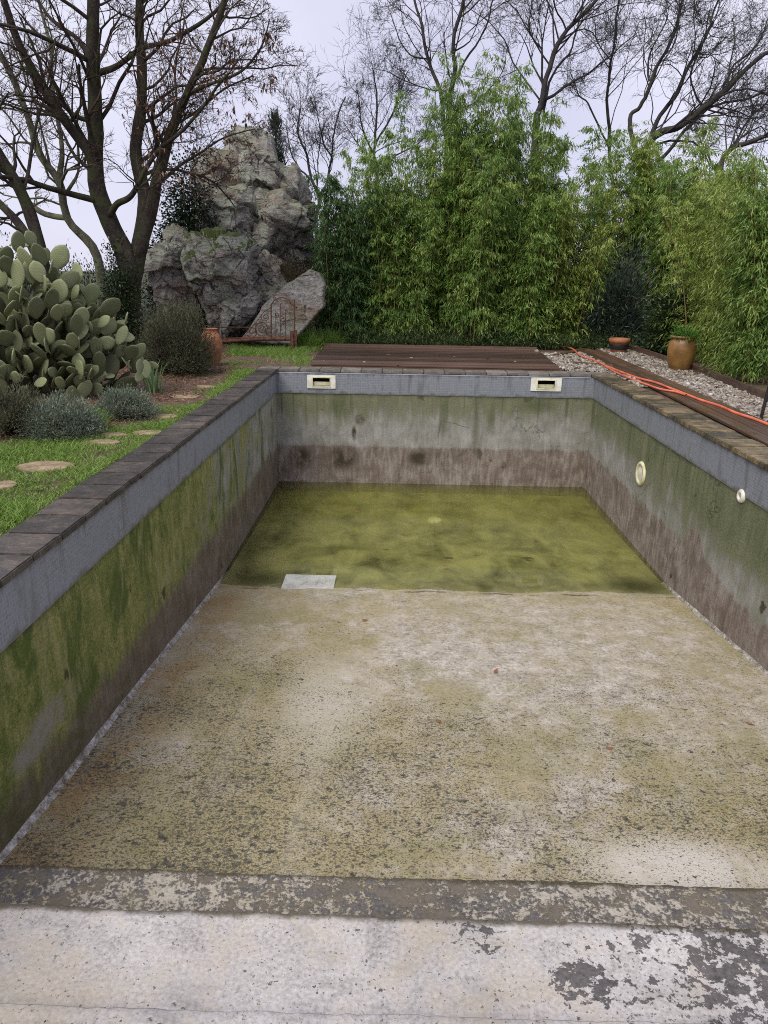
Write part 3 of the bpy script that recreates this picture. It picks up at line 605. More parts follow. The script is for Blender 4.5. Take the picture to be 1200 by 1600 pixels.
def scatter(n, x0, x1, y0, y1, dens):
    x = RNG.uniform(x0, x1, n); y = RNG.uniform(y0, y1, n); k = RNG.random(n) < dens(x, y); x, y = x[k], y[k]
    return np.stack([x, y, gh(x, y)], 1)
def visible(P, pad=40):
    q = P-CAM; zf = q@FW; px = 600+FPX*(q@RT)/zf; return P[(px > -pad) & (px < 1200+pad)]
A = visible(scatter(150000, -6, -2.262, 3.2, 9.0, lawn)); B = visible(scatter(60000, -4, -1.55, 9.0, 14.9, lambda x, y: lawn(x, y)*np.where((x > -2.26) & (y < YC+0.02), 0, 1)))
C_ = visible(scatter(9000, -2.36, -2.262, 3.2, 11.2, lambda x, y: 0.45+0.9*vn(np.stack([x*0, y*2.2, x*0], -1))))
P = np.concatenate([A, B, C_]); n = len(P)
D = unit(np.stack([RNG.normal(0, .55, n), RNG.normal(0, .55, n), np.ones(n)], 1))
tall = np.clip(1+1.1*fbm(P*1.7+9, 2), 0.5, 2.2)*(1+1.3*ss(P[:, 1], 12.8, 14.4))
V, F = blades(P, D, RNG.uniform(0.028, 0.06, n)*tall, 0.0034, RNG)
stuff(tag(link('grass', fastmesh('grass', V, F), G_GRASS), 'short wet green grass between the coping and the flower bed', 'grass'))
P = visible(scatter(26000, -4.4, -2.27, 3.4, 12, lambda x, y: lawn(x, y)*np.clip(2.6*fbm(np.stack([x, y, x*0], -1)*1.9+40, 3)+0.2, 0, 1)))
n = len(P); D = unit(np.stack([RNG.normal(0, 1, n), RNG.normal(0, 1, n), RNG.uniform(.2, .9, n)], 1)); P[:, 2] += RNG.uniform(0.005, 0.035, n)
V, F = leaves(P, D, RNG.uniform(0.016, 0.034, n), RNG.uniform(0.012, 0.02, n), 0.2)
stuff(tag(link('weeds', fastmesh('weeds', V, F), G_WEED), 'small round leaved weeds growing through the grass', 'weeds'))
def litter(x, y):
    b = np.interp(y, *LB); return ss(-x, -b-0.25, -b+0.1)*np.clip(0.45+1.2*fbm(np.stack([x, y, x*0], -1)*1.6+60, 3), 0.05, 1)
P = visible(scatter(42000, -5.0, -2.3, 5.6, 14.5, litter)); n = len(P); P[:, 2] += RNG.uniform(0.002, 0.02, n)
D = unit(np.stack([RNG.normal(0, 1, n), RNG.normal(0, 1, n), RNG.normal(0, .25, n)], 1))
V, F = leaves(P, D, RNG.uniform(0.02, 0.075, n), RNG.uniform(0.006, 0.022, n), 0.05)
stuff(tag(link('leaf_litter', fastmesh('leaf_litter', V, F), G_DRY), 'brown dead leaves and twigs on the bare soil of the bed', 'leaf litter'))

# flagstones of the grass path
m = M('sandstone'); n1 = m.noise(7, 6, .65); n2 = m.noise(60, 4, .7)
c = m.ramp(m.add(m.mul(n1, .6), m.mul(n2, .4)), [(0.34, (0.1, 0.07, 0.045)), (0.5, (0.26, 0.195, 0.12)), (0.66, (0.42, 0.34, 0.22))]); STONE = m.fin(c, 0.7, m.bump(m.add(n1, n2), 0.5, 0.01))
FL_LAB = ['large pale sandstone flag in the grass nearest the photographer, below the bigger grey bush', 'narrow sandstone flag half under grass beside the small grey bush', 'sandstone flag close to the left coping, second along from the big pale one',
          'brownish flag between the grey bush and coping with weeds round it', 'flat flag on bare soil in front of the spiky iris clump', 'farthest small flag beside the coping near the brown shrub', 'corner of a reddish flag cut off by the left picture edge', 'dark brown flag just behind the narrow sandstone one']
for i, (fx, fy, rx, ry) in enumerate(FLAG):
    k = 11; a = np.sort(RNG.uniform(0, 2*math.pi, k)); a = np.linspace(0, 2*math.pi, k, endpoint=False)+RNG.normal(0, .12, k); rr = RNG.uniform(.82, 1.08, k)
    top = [(rx*rr[j]*math.cos(a[j]), ry*rr[j]*math.sin(a[j]), 0.012+RNG.normal(0, .002)) for j in range(k)]
    mid = [(p[0]*1.03, p[1]*1.03, 0.004) for p in top]; bot = [(p[0]*1.03, p[1]*1.03, -0.05) for p in top]
    V = top+mid+bot; F = [list(range(k))]+[[L+j, L+k+j, L+k+(j+1) % k, L+(j+1) % k] for L in (0, k) for j in range(k)]
    tag(pyo('flagstone', V, F, STONE, None, False, (fx, fy, float(gh(fx, fy))+0.006)), FL_LAB[i], 'flagstone', 'stepping flags in the grass')

# ------------------------------------------------------------------ wooden deck, walkway, edging, gravel, hose
m = M('wet_brown_wood'); gv = m.map(m.obj, (1.2, 30, 30)); n1 = m.noise(1.0, 6, .65, .6, gv); n2 = m.noise(2.2, 5, .6)
t = m.add(m.add(m.mul(n1, .6), m.mul(n2, .3)), m.mul(m.ornd, .3))
c = m.ramp(t, [(0.42, (0.026, 0.015, 0.012)), (0.58, (0.064, 0.037, 0.029)), (0.72, (0.115, 0.068, 0.053)), (0.9, (0.22, 0.15, 0.12))])
WOOD = m.fin(c, m.sub(0.55, m.mul(m.sm(n2, .4, .6), .3)), m.bump(n1, .5, .008), 0.4)
m = M('dark_brown_wood'); gv = m.map(m.obj, (1.2, 30, 30)); n1 = m.noise(1.0, 6, .65, .6, gv); n2 = m.noise(2.2, 5, .6)
t = m.add(m.add(m.mul(n1, .6), m.mul(n2, .3)), m.mul(m.ornd, .16))
c = m.ramp(t, [(0.32, (0.03, 0.018, 0.012)), (0.5, (0.075, 0.045, 0.028)), (0.66, (0.14, 0.082, 0.05)), (0.8, (0.2, 0.125, 0.08))])
WOODD = m.fin(c, m.sub(0.55, m.mul(m.sm(n2, .4, .6), .3)), m.bump(n1, .5, .008), 0.4)
deck = empty('wooden_deck', (0.6, YC+0.02, 0)); tag(deck, 'low brown plank deck behind the far coping, wet and leaf strewn', 'deck')
DY0, DY1, NP = YC+0.03, 15.0, 22
pv = [box_me('plank', 1, (DY1-DY0)/NP-0.008, 0.03, 0.004, 1, 0) for _ in range(3)]
for me in pv: me.materials.append(WOOD)
for k in range(NP):
    y = DY0+(k+.5)*(DY1-DY0)/NP; t = k/(NP-1); x0 = -1.46-0.1*t+random.uniform(-.012, .012); x1 = 2.62+0.2*t+random.uniform(-.012, .012)
    o = link('plank', pv[k % 3], None, deck, ((x0+x1)/2-0.6, y-YC-0.02, 0.032+random.uniform(-.003, .003)), (R(random.uniform(-.4, .4)), 0, R(random.uniform(-.05, .05)))); o.scale = (x1-x0, 1, 1)
V, F = boxes([(-2.03, 2.0, 0.02, 0.06, -0.02, 0.015), (-2.0, 2.0, 1.5, 1.56, -0.02, 0.015), (-2.1, 2.15, 3.14, 3.18, -0.02, 0.015)]); pyo('joist', V, F, WOODD, deck)
o = pyo('edge_board', *boxes([(-2.18, 2.2, 3.2, 3.235, -0.02, 0.085)]), WOOD, deck)
walk = empty('wooden_walkway', (3.63, 6, 0), -math.atan2(0.3, 9.2)); tag(walk, 'weathered board walkway running beside the right coping under the hose', 'walkway')
wv = [box_me('plank', L, 0.152, 0.03, 0.004) for L in (3.2, 2.6)]
for me in wv: me.materials.append(WOODD)
for j in range(3):
    y0 = -2.6 if j % 2 else -3.0
    for k, L in enumerate((3.2, 2.6, 3.2, 3.2)):
        q = wv[0 if L > 3 else 1]
        if y0 > 9.2: break
        link('plank', q, None, walk, ((j-1)*0.159, y0+L/2, 0.012+random.uniform(-.003, .003)), (R(random.uniform(-1, 1)), 0, R(90+random.uniform(-.1, .1)))); y0 += L+0.006
for pa, pb, lab in (((866, 556), (912, 545), 'dark board across the gravel by the deck end, behind the other board'), ((884, 566), (958, 571), 'dark board lying across the gravel near the far right pool corner')):
    a, b = gz(*pa, 0.02), gz(*pb, 0.02); L = np.linalg.norm(b-a); me = box_me('cross_board', L, 0.14, 0.03, 0.004); me.materials.append(WOODD)
    tag(link('cross_board', me, None, None, (a+b)/2, (0, 0, math.atan2(b[1]-a[1], b[0]-a[0]))), lab, 'board', 'boards lying on the gravel')
EDGE = np.array([(4.35, 6.2), (4.5, 7.8), (4.65, 9.21), (4.84, 11.55), (4.9, 13.4), (4.88, 15.6)])
ed = empty('timber_edging', (4.65, 9.21, 0)); tag(ed, 'reddish board edging between the gravel and the right bamboo', 'edging')
for a, b in zip(EDGE[:-1], EDGE[1:]):
    L = np.linalg.norm(b-a); me = box_me('board', L-0.01, 0.03, 0.17, 0.004, 1, 2, .004); me.materials.append(WOOD); c = (a+b)/2
    link('board', me, None, ed, (c[0]-4.65, c[1]-9.21, 0.03), (0, R(random.uniform(-.6, .6)), math.atan2(b[1]-a[1], b[0]-a[0])))

def in_gravel(x, y):
    wl = 3.63+0.0326*(y-6)-0.245; wr = wl+0.49; e = np.interp(y, EDGE[:, 1], EDGE[:, 0])
    a = (x > wr-0.02+0.05*vn(np.stack([x*0, y*2, x*0], -1))) & (x < e-0.02) & (y < 15.6)
    b = (y > YC+0.0) & (y < 14.6) & (x > np.maximum(2.70, 2.72)) & (x < wl+0.02)
    c = (x > XR+0.315) & (x < wl+0.012) & (y > 10.2) & (y <= YC)
    return a | b | c
N = 60000; x = RNG.uniform(2.6, 5.0, N); y = RNG.uniform(6.2, 15.6, N); P = np.stack([x, y, x*0], 1)[in_gravel(x, y)]; P = visible(P, 60)
# thin to one and a half layers
P = P[:12500]; n = len(P); near = RNG.random(n)
P[:, 2] = np.where(near < .6, 0.0, 0.014)+RNG.uniform(-.006, .006, n)
bm = bmesh.new(); bmesh.ops.create_icosphere(bm, subdivisions=1, radius=1); sv = np.array([v.co[:] for v in bm.verts]); sf = np.array([[v.index for v in f.verts] for f in bm.faces]); bm.free()
keepv = None
s = RNG.gamma(6, 0.0034, n)[:, None]*np.array([1, 1, 1])*np.stack([RNG.uniform(.75, 1.35, n), RNG.uniform(.7, 1.1, n), RNG.uniform(.45, .75, n)], 1)
th = RNG.uniform(0, 2*math.pi, n); tl = RNG.normal(0, .35, n)
lv = sv[None]*s[:, None, :]*(1+0.16*RNG.normal(0, 1, (n, len(sv), 1)))
cx_, sx_ = np.cos(tl)[:, None], np.sin(tl)[:, None]; yy = lv[..., 1]*cx_-lv[..., 2]*sx_; zz = lv[..., 1]*sx_+lv[..., 2]*cx_
ct, st = np.cos(th)[:, None], np.sin(th)[:, None]; V = np.stack([lv[..., 0]*ct-yy*st, lv[..., 0]*st+yy*ct, zz], -1)+P[:, None, :]
F = sf[None]+(np.arange(n)*len(sv))[:, None, None]
m = M('river_pebble'); c = m.ramp(m.rnd, [(0.0, (0.06, 0.052, 0.046)), (0.2, (0.17, 0.14, 0.115)), (0.4, (0.29, 0.26, 0.225)), (0.6, (0.2, 0.145, 0.105)), (0.75, (0.38, 0.345, 0.3)), (0.9, (0.27, 0.25, 0.225)), (1.0, (0.55, 0.53, 0.49))])
c = m.mix(0.4, c, m.mix(m.noise(70, 3), (0.6, 0.6, 0.6), (1.3, 1.3, 1.3)), 'MULTIPLY'); PEB = m.fin(c, 0.5, None, 0.4)
stuff(tag(link('gravel', fastmesh('gravel', V.reshape(-1, 3), F.reshape(-1, 3), True), PEB), 'beige and grey river pebbles between the walkway and the bamboo', 'gravel'))

m = M('coral_rubber'); c = m.ramp(m.noise(6, 5, .6), [(0.35, (0.5, 0.115, 0.06)), (0.6, (0.72, 0.2, 0.115))]); HOSE = m.fin(c, 0.35, None, 0.45)
hz = [(100, 1098), (150, 1108), (190, 1140), (250, 1160), (300, 1184), (370, 1212), (440, 1237), (520, 1258), (590, 1285), (650, 1308), (720, 1335), (800, 1360), (870, 1390), (940, 1413), (1011, 1440), (1090, 1475)]
pts = spline([gz(840+a/2.81, 150+b/2.81, 0.045) for a, b in hz], 6); pts[:, 2] = 0.042
h2_ = [(296, 1184), (340, 1210), (400, 1236), (470, 1262), (540, 1286), (600, 1296), (652, 1312)]
pts2 = spline([gz(840+a/2.81, 150+b/2.81, 0.045) for a, b in h2_], 6); pts2[:, 2] = 0.041
V, F = tubes([(pts, np.full(len(pts), 0.017)), (pts2, np.full(len(pts2), 0.014))], 8)
hose = link('garden_hose', fastmesh('garden_hose', V, F, True), HOSE); tag(hose, 'coral orange hose snaking along the boards and the gravel on the right', 'hose')
# black stake at the right border
p = gz(1188, 656); V, F = tubes([(np.array([[0, 0, -0.05], [0.02, 0.0, 0.25], [0.045, 0.0, 0.55], [0.07, 0, 0.8]]), np.array([0.018, 0.018, 0.016, 0.015]))], 10)
stk = link('metal_stake', fastmesh('metal_stake', V, F, True), BLACK, None, p); tag(stk, 'thin black metal stake pushed into the gravel at the right edge', 'stake')
V, F = lathe([(0.0, 0.03), (0.018, 0.028), (0.024, 0.01), (0.024, -0.012), (0.016, -0.02)], 12); pyo('cap', V, F, BLACK, stk, True, (0.07, 0, 0.81))

# ------------------------------------------------------------------ pots
m = M('ochre_glaze'); x, y, z = m.sep(m.obj); n = m.noise(4, 6, .6, .5); f = m.noise(40, 4, .7)
c = m.ramp(m.add(m.mul(n, .65), m.mul(f, .35)), [(0.32, (0.095, 0.05, 0.018)), (0.5, (0.225, 0.12, 0.035)), (0.68, (0.33, 0.19, 0.065))])
c = m.mix(m.mul(m.sm(m.add(z, m.mul(n, .1)), 0.4, 0.58), 0.7), c, (0.3, 0.15, 0.075)); OCH = m.fin(c, 0.35, m.bump(f, .2, .004), 0.5)
m = M('terracotta'); n = m.noise(7, 6, .6, .4); f = m.noise(50, 4, .7)
c = m.ramp(m.add(m.mul(n, .6), m.mul(f, .4)), [(0.32, (0.17, 0.065, 0.035)), (0.5, (0.33, 0.125, 0.06)), (0.68, (0.45, 0.2, 0.11))]); TERRA = m.fin(c, 0.6, m.bump(f, .3, .004), 0.3)
def pot(name, loc, prof, mat, label, soil_r, soil_z, n=40, sc=1.0):
    prof = [(a*sc, b*sc) for a, b in prof]; soil_r *= sc; soil_z *= sc; e = empty(name, loc); V, F = lathe(prof, n); pyo('body', V, F, mat, e, True)
    V, F = lathe([(0.0, soil_z+.01), (soil_r, soil_z)], 24); pyo('potting_soil', V, F, SOIL, e, True); tag(e, label, 'pot'); return e
jp = gz(1066, 581); J = 1.0
pot('glazed_jar', (jp[0]+.02, jp[1]+.2, 0.0), [(0, 0), (.165, 0.0), (.185, .02), (.225, .14), (.25, .28), (.255, .4), (.245, .5), (.215, .565), (.2, .58), (.215, .592), (.238, .605), (.238, .63), (.222, .637), (.2, .62), (.195, .56)], OCH, 'big ochre glazed jar with green ferns, on the gravel by the bamboo',   .198, .58, 40, .89)
rp = gz(968, 552); e = pot('banded_pot', (rp[0], rp[1]+.1, 0), [(0, 0), (.15, 0), (.165, .015), (.185, .2), (.205, .21), (.21, .24), (.21, .285), (.19, .29), (.18, .22)], TERRA, 'low red clay pot with a dark band beside the gravel top end', .18, .25)
V, F = lathe([(.1712, .07), (.1735, .075), (.1845, .17), (.183, .176)], 32); pyo('dark_band', V, F, BLACK, e, True)
lp_ = gz(334, 571); pot('clay_urn', (lp_[0]-.04, lp_[1]+.08, float(gh(lp_[0], lp_[1]))), [(0, 0), (.1, 0), (.115, .02), (.165, .16), (.19, .32), (.185, .45), (.15, .55), (.115, .6), (.12, .63), (.135, .64), (.11, .645), (.1, .6)], TERRA, 'tall orange terracotta urn beside the brown shrub', .1, .6, 40, .92)
# ------------------------------------------------------------------ rocks
def poly_r(theta, poly):             # radius of a star-shaped outline at each angle
    poly = np.asarray(poly); a = poly; b = np.roll(poly, -1, 0); d = np.stack([np.cos(theta), np.sin(theta)], -1)
    e = b-a; den = d[:, None, 0]*e[None, :, 1]-d[:, None, 1]*e[None, :, 0]; den = np.where(np.abs(den) < 1e-9, 1e-9, den)
    t = (a[None, :, 0]*e[None, :, 1]-a[None, :, 1]*e[None, :, 0])/den
    s = (a[None, :, 0]*d[:, None, 1]-a[None, :, 1]*d[:, None, 0])/den
    ok = (t > 0) & (s >= -1e-6) & (s <= 1+1e-6); return np.where(ok, t, 0).max(1)
bm = bmesh.new(); bmesh.ops.create_icosphere(bm, subdivisions=6, radius=1); ISO_V = np.array([v.co[:] for v in bm.verts]); ISO_F = np.array([[v.index for v in f.verts] for f in bm.faces]); bm.free()
def rock_mat(name, pale, moss, brown):
    m = M(name); n0 = m.noise(0.9, 4, .6, .4, m.pos); n1 = m.noise(3.2, 7, .68, .5, m.pos); n2 = m.noise(24, 6, .7, 0, m.pos); bed = m.noise(1.0, 6, .6, .5, m.map(m.pos, (2.2, 2.2, 6), (0, 0, 0), (0.5, 0.4, 0)))
    st = m.noise(1.0, 7, .7, .3, m.map(m.pos, (1.2, 2.5, 7.5), (0, 0, 0), (.2, .75, 0))); n4 = m.noise(8, 6, .72, .3, m.pos)
    t = m.add(m.add(m.mul(n1, .2), m.mul(n2, .25)), m.add(m.mul(st, .3), m.mul(n4, .25)))
    c = m.ramp(t, [(0.36, (0.06, 0.053, 0.046)), (0.45, (0.2, 0.185, 0.17)), (0.53, (0.37, 0.35, 0.33)), (0.62, (0.62, 0.6, 0.575))])
    c = m.mix(m.mul(m.sm(m.noise(1.4, 5, .6, .6, m.map(m.pos, (1, 1, 1), (5, 2, 8))), .45, .62), brown), c, m.mix(n2, (0.1, 0.062, 0.04), (0.36, 0.25, 0.18)))
    nz_ = m.sep(m.nrm)[2]
    c = m.mix(m.mul(m.sm(m.noise(2.3, 6, .65, .7, m.map(m.pos, (1, 1, 1), (1, 7, 3))), .47, .56), pale), c, m.mix(n2, (0.27, 0.31, 0.24), (0.58, 0.61, 0.53)))
    mo = m.add(m.mul(n1, .6), m.mul(nz_, .22)); mo = m.add(mo, m.mul(n0, .3))
    c = m.mix(m.mul(m.sm(mo, 0.53, 0.6), moss), c, m.mix(n2, (0.035, 0.06, 0.012), (0.13, 0.17, 0.04)))
    crk = m.vor(1.5, 'DISTANCE_TO_EDGE', m.map(m.add_vec(m.pos, m.noise(2.2, 4, .6, 0, m.pos)), (1, 1, 1.7), (0, 0, 0), (.3, .5, 0)), 'Distance')
    c = m.mix(m.mul(m.sm(crk, .035, .008), m.sm(n1, .42, .55), .85), c, (0.03, 0.026, 0.022))
    c = m.mix(m.mul(m.sm(m.noise(7, 5, .6, .3, m.map(m.pos, (1, 1, 1), (4, 4, 1))), .62, .68), .7), c, (0.035, 0.032, 0.03))
    return m.fin(c, 0.8, m.bump(m.add(m.add(m.mul(n4, .8), m.mul(n2, .6)), m.mul(st, 1.6)), .9, 0.07), 0.25)
RK = rock_mat('grey_rock', .55, .35, .45); RKM = rock_mat('mossy_rock', .85, .95, .15); RKS = rock_mat('slab_rock', .35, .15, .5); RKB = rock_mat('brown_rock', .3, .45, .75)
def boulder(outline, Y, depth, mat, label, seed, facets=16, rough=0.06, down=0.3, grow=1.12):
    pts = np.array([gy(200+a/3.53, 180+b/3.53, Y) for a, b in outline]); c = pts.mean(0); pts = c+(pts-c)*grow; c[1] = Y+depth*0.55
    zlow = pts[:, 2].min(); P2 = pts[:, [0, 2]]-c[[0, 2]]
    P2 = P2.copy(); k = P2[:, 1] < np.quantile(P2[:, 1], .3); P2[k, 1] -= down
    rg = np.random.default_rng(seed); S = ISO_V
    th = np.arctan2(S[:, 2], S[:, 0]); rho = np.hypot(S[:, 0], S[:, 2]); Rr = poly_r(th, P2)
    sc = np.median(np.hypot(P2[:, 0], P2[:, 1]))
    X = np.stack([np.cos(th)*Rr*rho**.72, np.sign(S[:, 1])*np.abs(S[:, 1])**.75*depth, np.sin(th)*Rr*rho**.72], 1)
    for _ in range(facets):
        n = unit(np.array([rg.normal(0, .7), -abs(rg.normal(.8, .35)), rg.normal(.1, .6)])); d = X@n; lim = np.quantile(d, rg.uniform(.84, .97))
        X = X-np.maximum(0, d-lim)[:, None]*n*0.92
    Q = X+seed*13.7
    dirn = unit(X/np.array([1, max(depth/sc, .3), 1])); lo, hi = X.min(0)-.1, X.max(0)+.1
    disp = rough*.5*fbm(Q*1.4, 4)*sc+rough*.16*fbm(Q*9, 4)*sc
    warp = np.stack([fbm(Q*2.2+5, 3), fbm(Q*2.2+9, 3), fbm(Q*2.2+2, 3)], 1)*.12*sc
    RB = np.array([[.82, 0, .57], [0, 1, 0], [-.57, 0, .82]])
    for K, amp, tl in ((int(14*sc+6), 1.5, .7), (int(90*sc+25), .8, .9), (int(500*sc+60), .3, .9)):      # fractured blocks: each cell its own tilted face
        cs = rg.uniform(lo, hi, (K, 3)); A2 = ((X+warp)@RB)*np.array([1, 1, 1.6]); B2 = (cs@RB)*np.array([1, 1, 1.6])
        d2 = ((A2[:, None, :]-B2[None])**2).sum(2); o2 = np.argpartition(d2, 1, 1)[:, :2]; da = np.take_along_axis(d2, o2, 1)**.5
        sw = da[:, 0] > da[:, 1]; i0 = np.where(sw, o2[:, 1], o2[:, 0]); gap = np.abs(da[:, 1]-da[:, 0])
        off = rg.normal(0, .5, K); tv = rg.normal(0, tl, (K, 3)); rel = X-cs[i0]
        disp += rough*amp*.9*sc*off[i0]+np.clip((tv[i0]*rel).sum(1), -.16*sc, .16*sc)*.5*amp
        if amp > 1: disp -= rough*1.6*sc*np.clip(1-gap/(.03*sc), 0, 1)
    X = X+dirn*disp[:, None]
    o = link('boulder', fastmesh('boulder', X, ISO_F, True), mat, None, c)
    return tag(o, label, 'boulder', 'rock outcrop behind the garden')
boulder([(520, 210), (560, 130), (600, 88), (680, 76), (735, 110), (775, 220), (810, 300), (770, 430), (640, 450), (560, 400)], 17.3, 1.1, RK, 'topmost rough crag of the rock outcrop, in front of the cypress', 1, 14, .09, .9)
boulder([(335, 300), (430, 190), (545, 160), (600, 300), (590, 410), (450, 430), (370, 480), (330, 520)], 17.1, .9, RKB, 'brownish crag left of the topmost one with ivy against it', 2, 14, .09, .9, 1.03)
boulder([(700, 300), (800, 275), (900, 305), (945, 380), (955, 520), (1000, 640), (960, 760), (780, 700), (680, 520)], 17.6, 1.0, RK, 'smooth right shoulder of the outcrop, sloping down to the bare tree', 3, 12, .07, .9)
boulder([(380, 430), (470, 385), (580, 365), (630, 420), (655, 560), (620, 690), (480, 700), (350, 690), (345, 600), (395, 500)], 16.5, .8, RK, 'cracked grey ledge with sharp vertical gaps, above the mossy boulder', 4, 18, .1, .8)
boulder([(630, 430), (750, 390), (850, 520), (960, 540), (1010, 690), (1020, 880), (800, 930), (650, 880), (610, 640)], 16.9, .9, RK, 'broad grey rock face behind the twiggy shrub', 5, 16, .09, .8)
boulder([(370, 560), (430, 400), (560, 260), (760, 260), (890, 420), (980, 650), (1040, 900), (900, 1130), (560, 1200), (330, 1150), (260, 950), (290, 760)], 17.4, .7, RKB, 'dark recessed rock mass seen in the gaps behind the front boulders', 13, 20, .08, .6, 1.0)
boulder([(160, 720), (180, 640), (240, 612), (295, 660), (335, 830), (350, 1000), (100, 1020), (68, 920), (88, 770)], 14.9, .7, RK, 'left hand pale boulder standing beside the oak trunk', 6, 16, .07, .7)
boulder([(300, 690), (380, 668), (470, 662), (600, 676), (655, 730), (662, 900), (560, 1000), (440, 1130), (390, 1010), (330, 850), (298, 770)], 14.6, .8, RKM, 'large flat topped boulder patched with bright green moss', 7, 12, .04, .7, 1.05)
boulder([(440, 1110), (540, 990), (660, 925), (665, 1060), (560, 1160), (450, 1200)], 14.75, .45, RKB, 'small brown slab wedged under the mossy boulder', 8, 14, .06, .5)
boulder([(690, 780), (740, 750), (840, 820), (850, 920), (690, 910)], 15.6, .35, RK, 'small pale lichen rock with a yellow spot, below the twiggy shrub', 9, 10, .04, .3)
def slab(outline, Y, thick, mat, label, seed, lean=.25):
    pts = np.array([gy(200+a/3.53, 180+b/3.53, Y) for a, b in outline]); c = pts.mean(0); P2 = (pts-c)[:, [0, 2]]
    n = 180; d = np.linalg.norm(np.roll(P2, -1, 0)-P2, axis=1); cum = np.concatenate([[0], np.cumsum(d)]); u = np.linspace(0, cum[-1], n, endpoint=False)
    Q = np.vstack([P2, P2[:1]]); O = np.stack([np.interp(u, cum, Q[:, 0]), np.interp(u, cum, Q[:, 1])], 1)
    O = O*(1+.05*fbm(np.stack([O[:, 0]*5, O[:, 1]*5, O[:, 0]*0+seed], 1), 4))[:, None]
    V = []; prof = [(t, -1.0) for t in np.linspace(.02, .93, 22)]+[(.965, -.94), (.99, -.8), (1.0, -.55), (1.0, 0), (.97, .6), (.8, 1.0), (.3, 1.05), (.02, 1.05)]
    for t, dd in prof:
        q = O*t; V.append(np.stack([q[:, 0], thick*dd+lean*q[:, 1], q[:, 1]], 1))
    V = np.concatenate(V); S = V+seed*7.3
    disp = .05*fbm(S*1.6, 4)+.025*fbm(S*6, 4)+.012*fbm(S*22, 3); led = np.floor((S@np.array([.6, .3, .75]))*5)/5; disp += .05*(_T[(np.floor(led*5).astype(int)*7919) & 4095]-.5)
    V = V+np.array([0, -1, .15])*disp[:, None]
    r = len(prof); ii = np.arange(r*n).reshape(r, n); F = np.stack([ii[:-1], np.roll(ii, -1, 1)[:-1], np.roll(ii, -1, 1)[1:], ii[1:]], -1).reshape(-1, 4)
    o = link('boulder', fastmesh('boulder', V, F, True), mat, None, c); return tag(o, label, 'boulder', 'rock outcrop behind the garden')
slab([(640, 1240), (760, 1040), (880, 930), (1000, 850), (1060, 870), (1092, 930), (1088, 1050), (1010, 1145), (935, 1228), (930, 1260)], 15.0, .32, RKB, 'flat faced leaning slab behind the rusty gate, undercut on its right', 10)
boulder([(640, 880), (760, 860), (930, 880), (920, 1000), (800, 1150), (640, 1230), (500, 1220), (600, 1050)], 15.5, .55, RKB, 'mossy brown ramp of rock between the mossy boulder and the leaning slab', 11, 14, .06, .8)

# ------------------------------------------------------------------ branching
rd = random.Random(11)
def rperp(t):
    v = Vector((rd.gauss(0, 1), rd.gauss(0, 1), rd.gauss(0, 1))); v -= t*v.dot(t); return v.normalized()
def branch(start, d, L, r0, n, gnarl, up):
    p = Vector(start); d = Vector(d).normalized(); pts = [tuple(p)]; st = L/n; rr = [r0]
    for i in range(n):
        d = (d+Vector((rd.gauss(0, gnarl), rd.gauss(0, gnarl), rd.gauss(0, gnarl)+up))).normalized(); p = p+d*st; pts.append(tuple(p)); rr.append(r0*(1-.72*(i+1)/n))
    return pts, rr
def sub(poly, level, spec, out):
    pts, rr = poly; n = len(pts)-1
    cnt, ratio, ang, gn, up, seg, rat = spec[level]
    Ltot = sum((Vector(pts[i+1])-Vector(pts[i])).length for i in range(n))
    for k in range(cnt):
        t = rd.uniform(.22, 1.0)**.85; i = min(int(t*n), n-1); a, b = Vector(pts[i]), Vector(pts[i+1]); f = t*n-i; p = a.lerp(b, min(f, 1)); tg = (b-a).normalized()
        r = max(rr[i]*rat*rd.uniform(.7, 1), RMIN); A = rd.uniform(*ang)
        d = tg*math.cos(A)+rperp(tg)*math.sin(A); L = Ltot*ratio*rd.uniform(.55, 1.15)*(1.15-.55*t)
        br = branch(p, d, L, r, seg, gn, up); out[min(level, 3)].append(br)
        if level+1 < len(spec): sub(br, level+1, spec, out)
def bark_mat(name, c0, c1, c2, lich, lc=(0.13, 0.16, 0.075)):
    m = M(name); n1 = m.noise(6, 6, .65, .4, m.map(m.pos, (1, 1, .35))); n2 = m.noise(28, 5, .7, 0, m.pos)
    c = m.ramp(m.add(m.mul(n1, .55), m.mul(n2, .45)), [(0.34, c0), (0.5, c1), (0.68, c2)])
    c = m.mix(m.mul(m.sm(m.noise(2.6, 5, .65, .5, m.pos), .48, .6), lich), c, lc)
    return m.fin(c, 0.85, m.bump(m.add(n1, n2), .9, .02), .2)
BK_OAK = bark_mat('oak_bark', (0.014, 0.012, 0.01), (0.04, 0.033, 0.027), (0.1, 0.085, 0.068), .6, (0.06, 0.075, 0.028))
BK_PALE = bark_mat('lichen_bark', (0.03, 0.03, 0.022), (0.085, 0.085, 0.06), (0.17, 0.17, 0.12), .7, (0.16, 0.19, 0.1))
BK_TWIG = bark_mat('oak_twig', (0.03, 0.018, 0.015), (0.06, 0.037, 0.032), (0.1, 0.065, 0.055), .1)
BK_FAR = bark_mat('grey_bark', (0.018, 0.016, 0.017), (0.045, 0.04, 0.042), (0.09, 0.08, 0.08), .15)
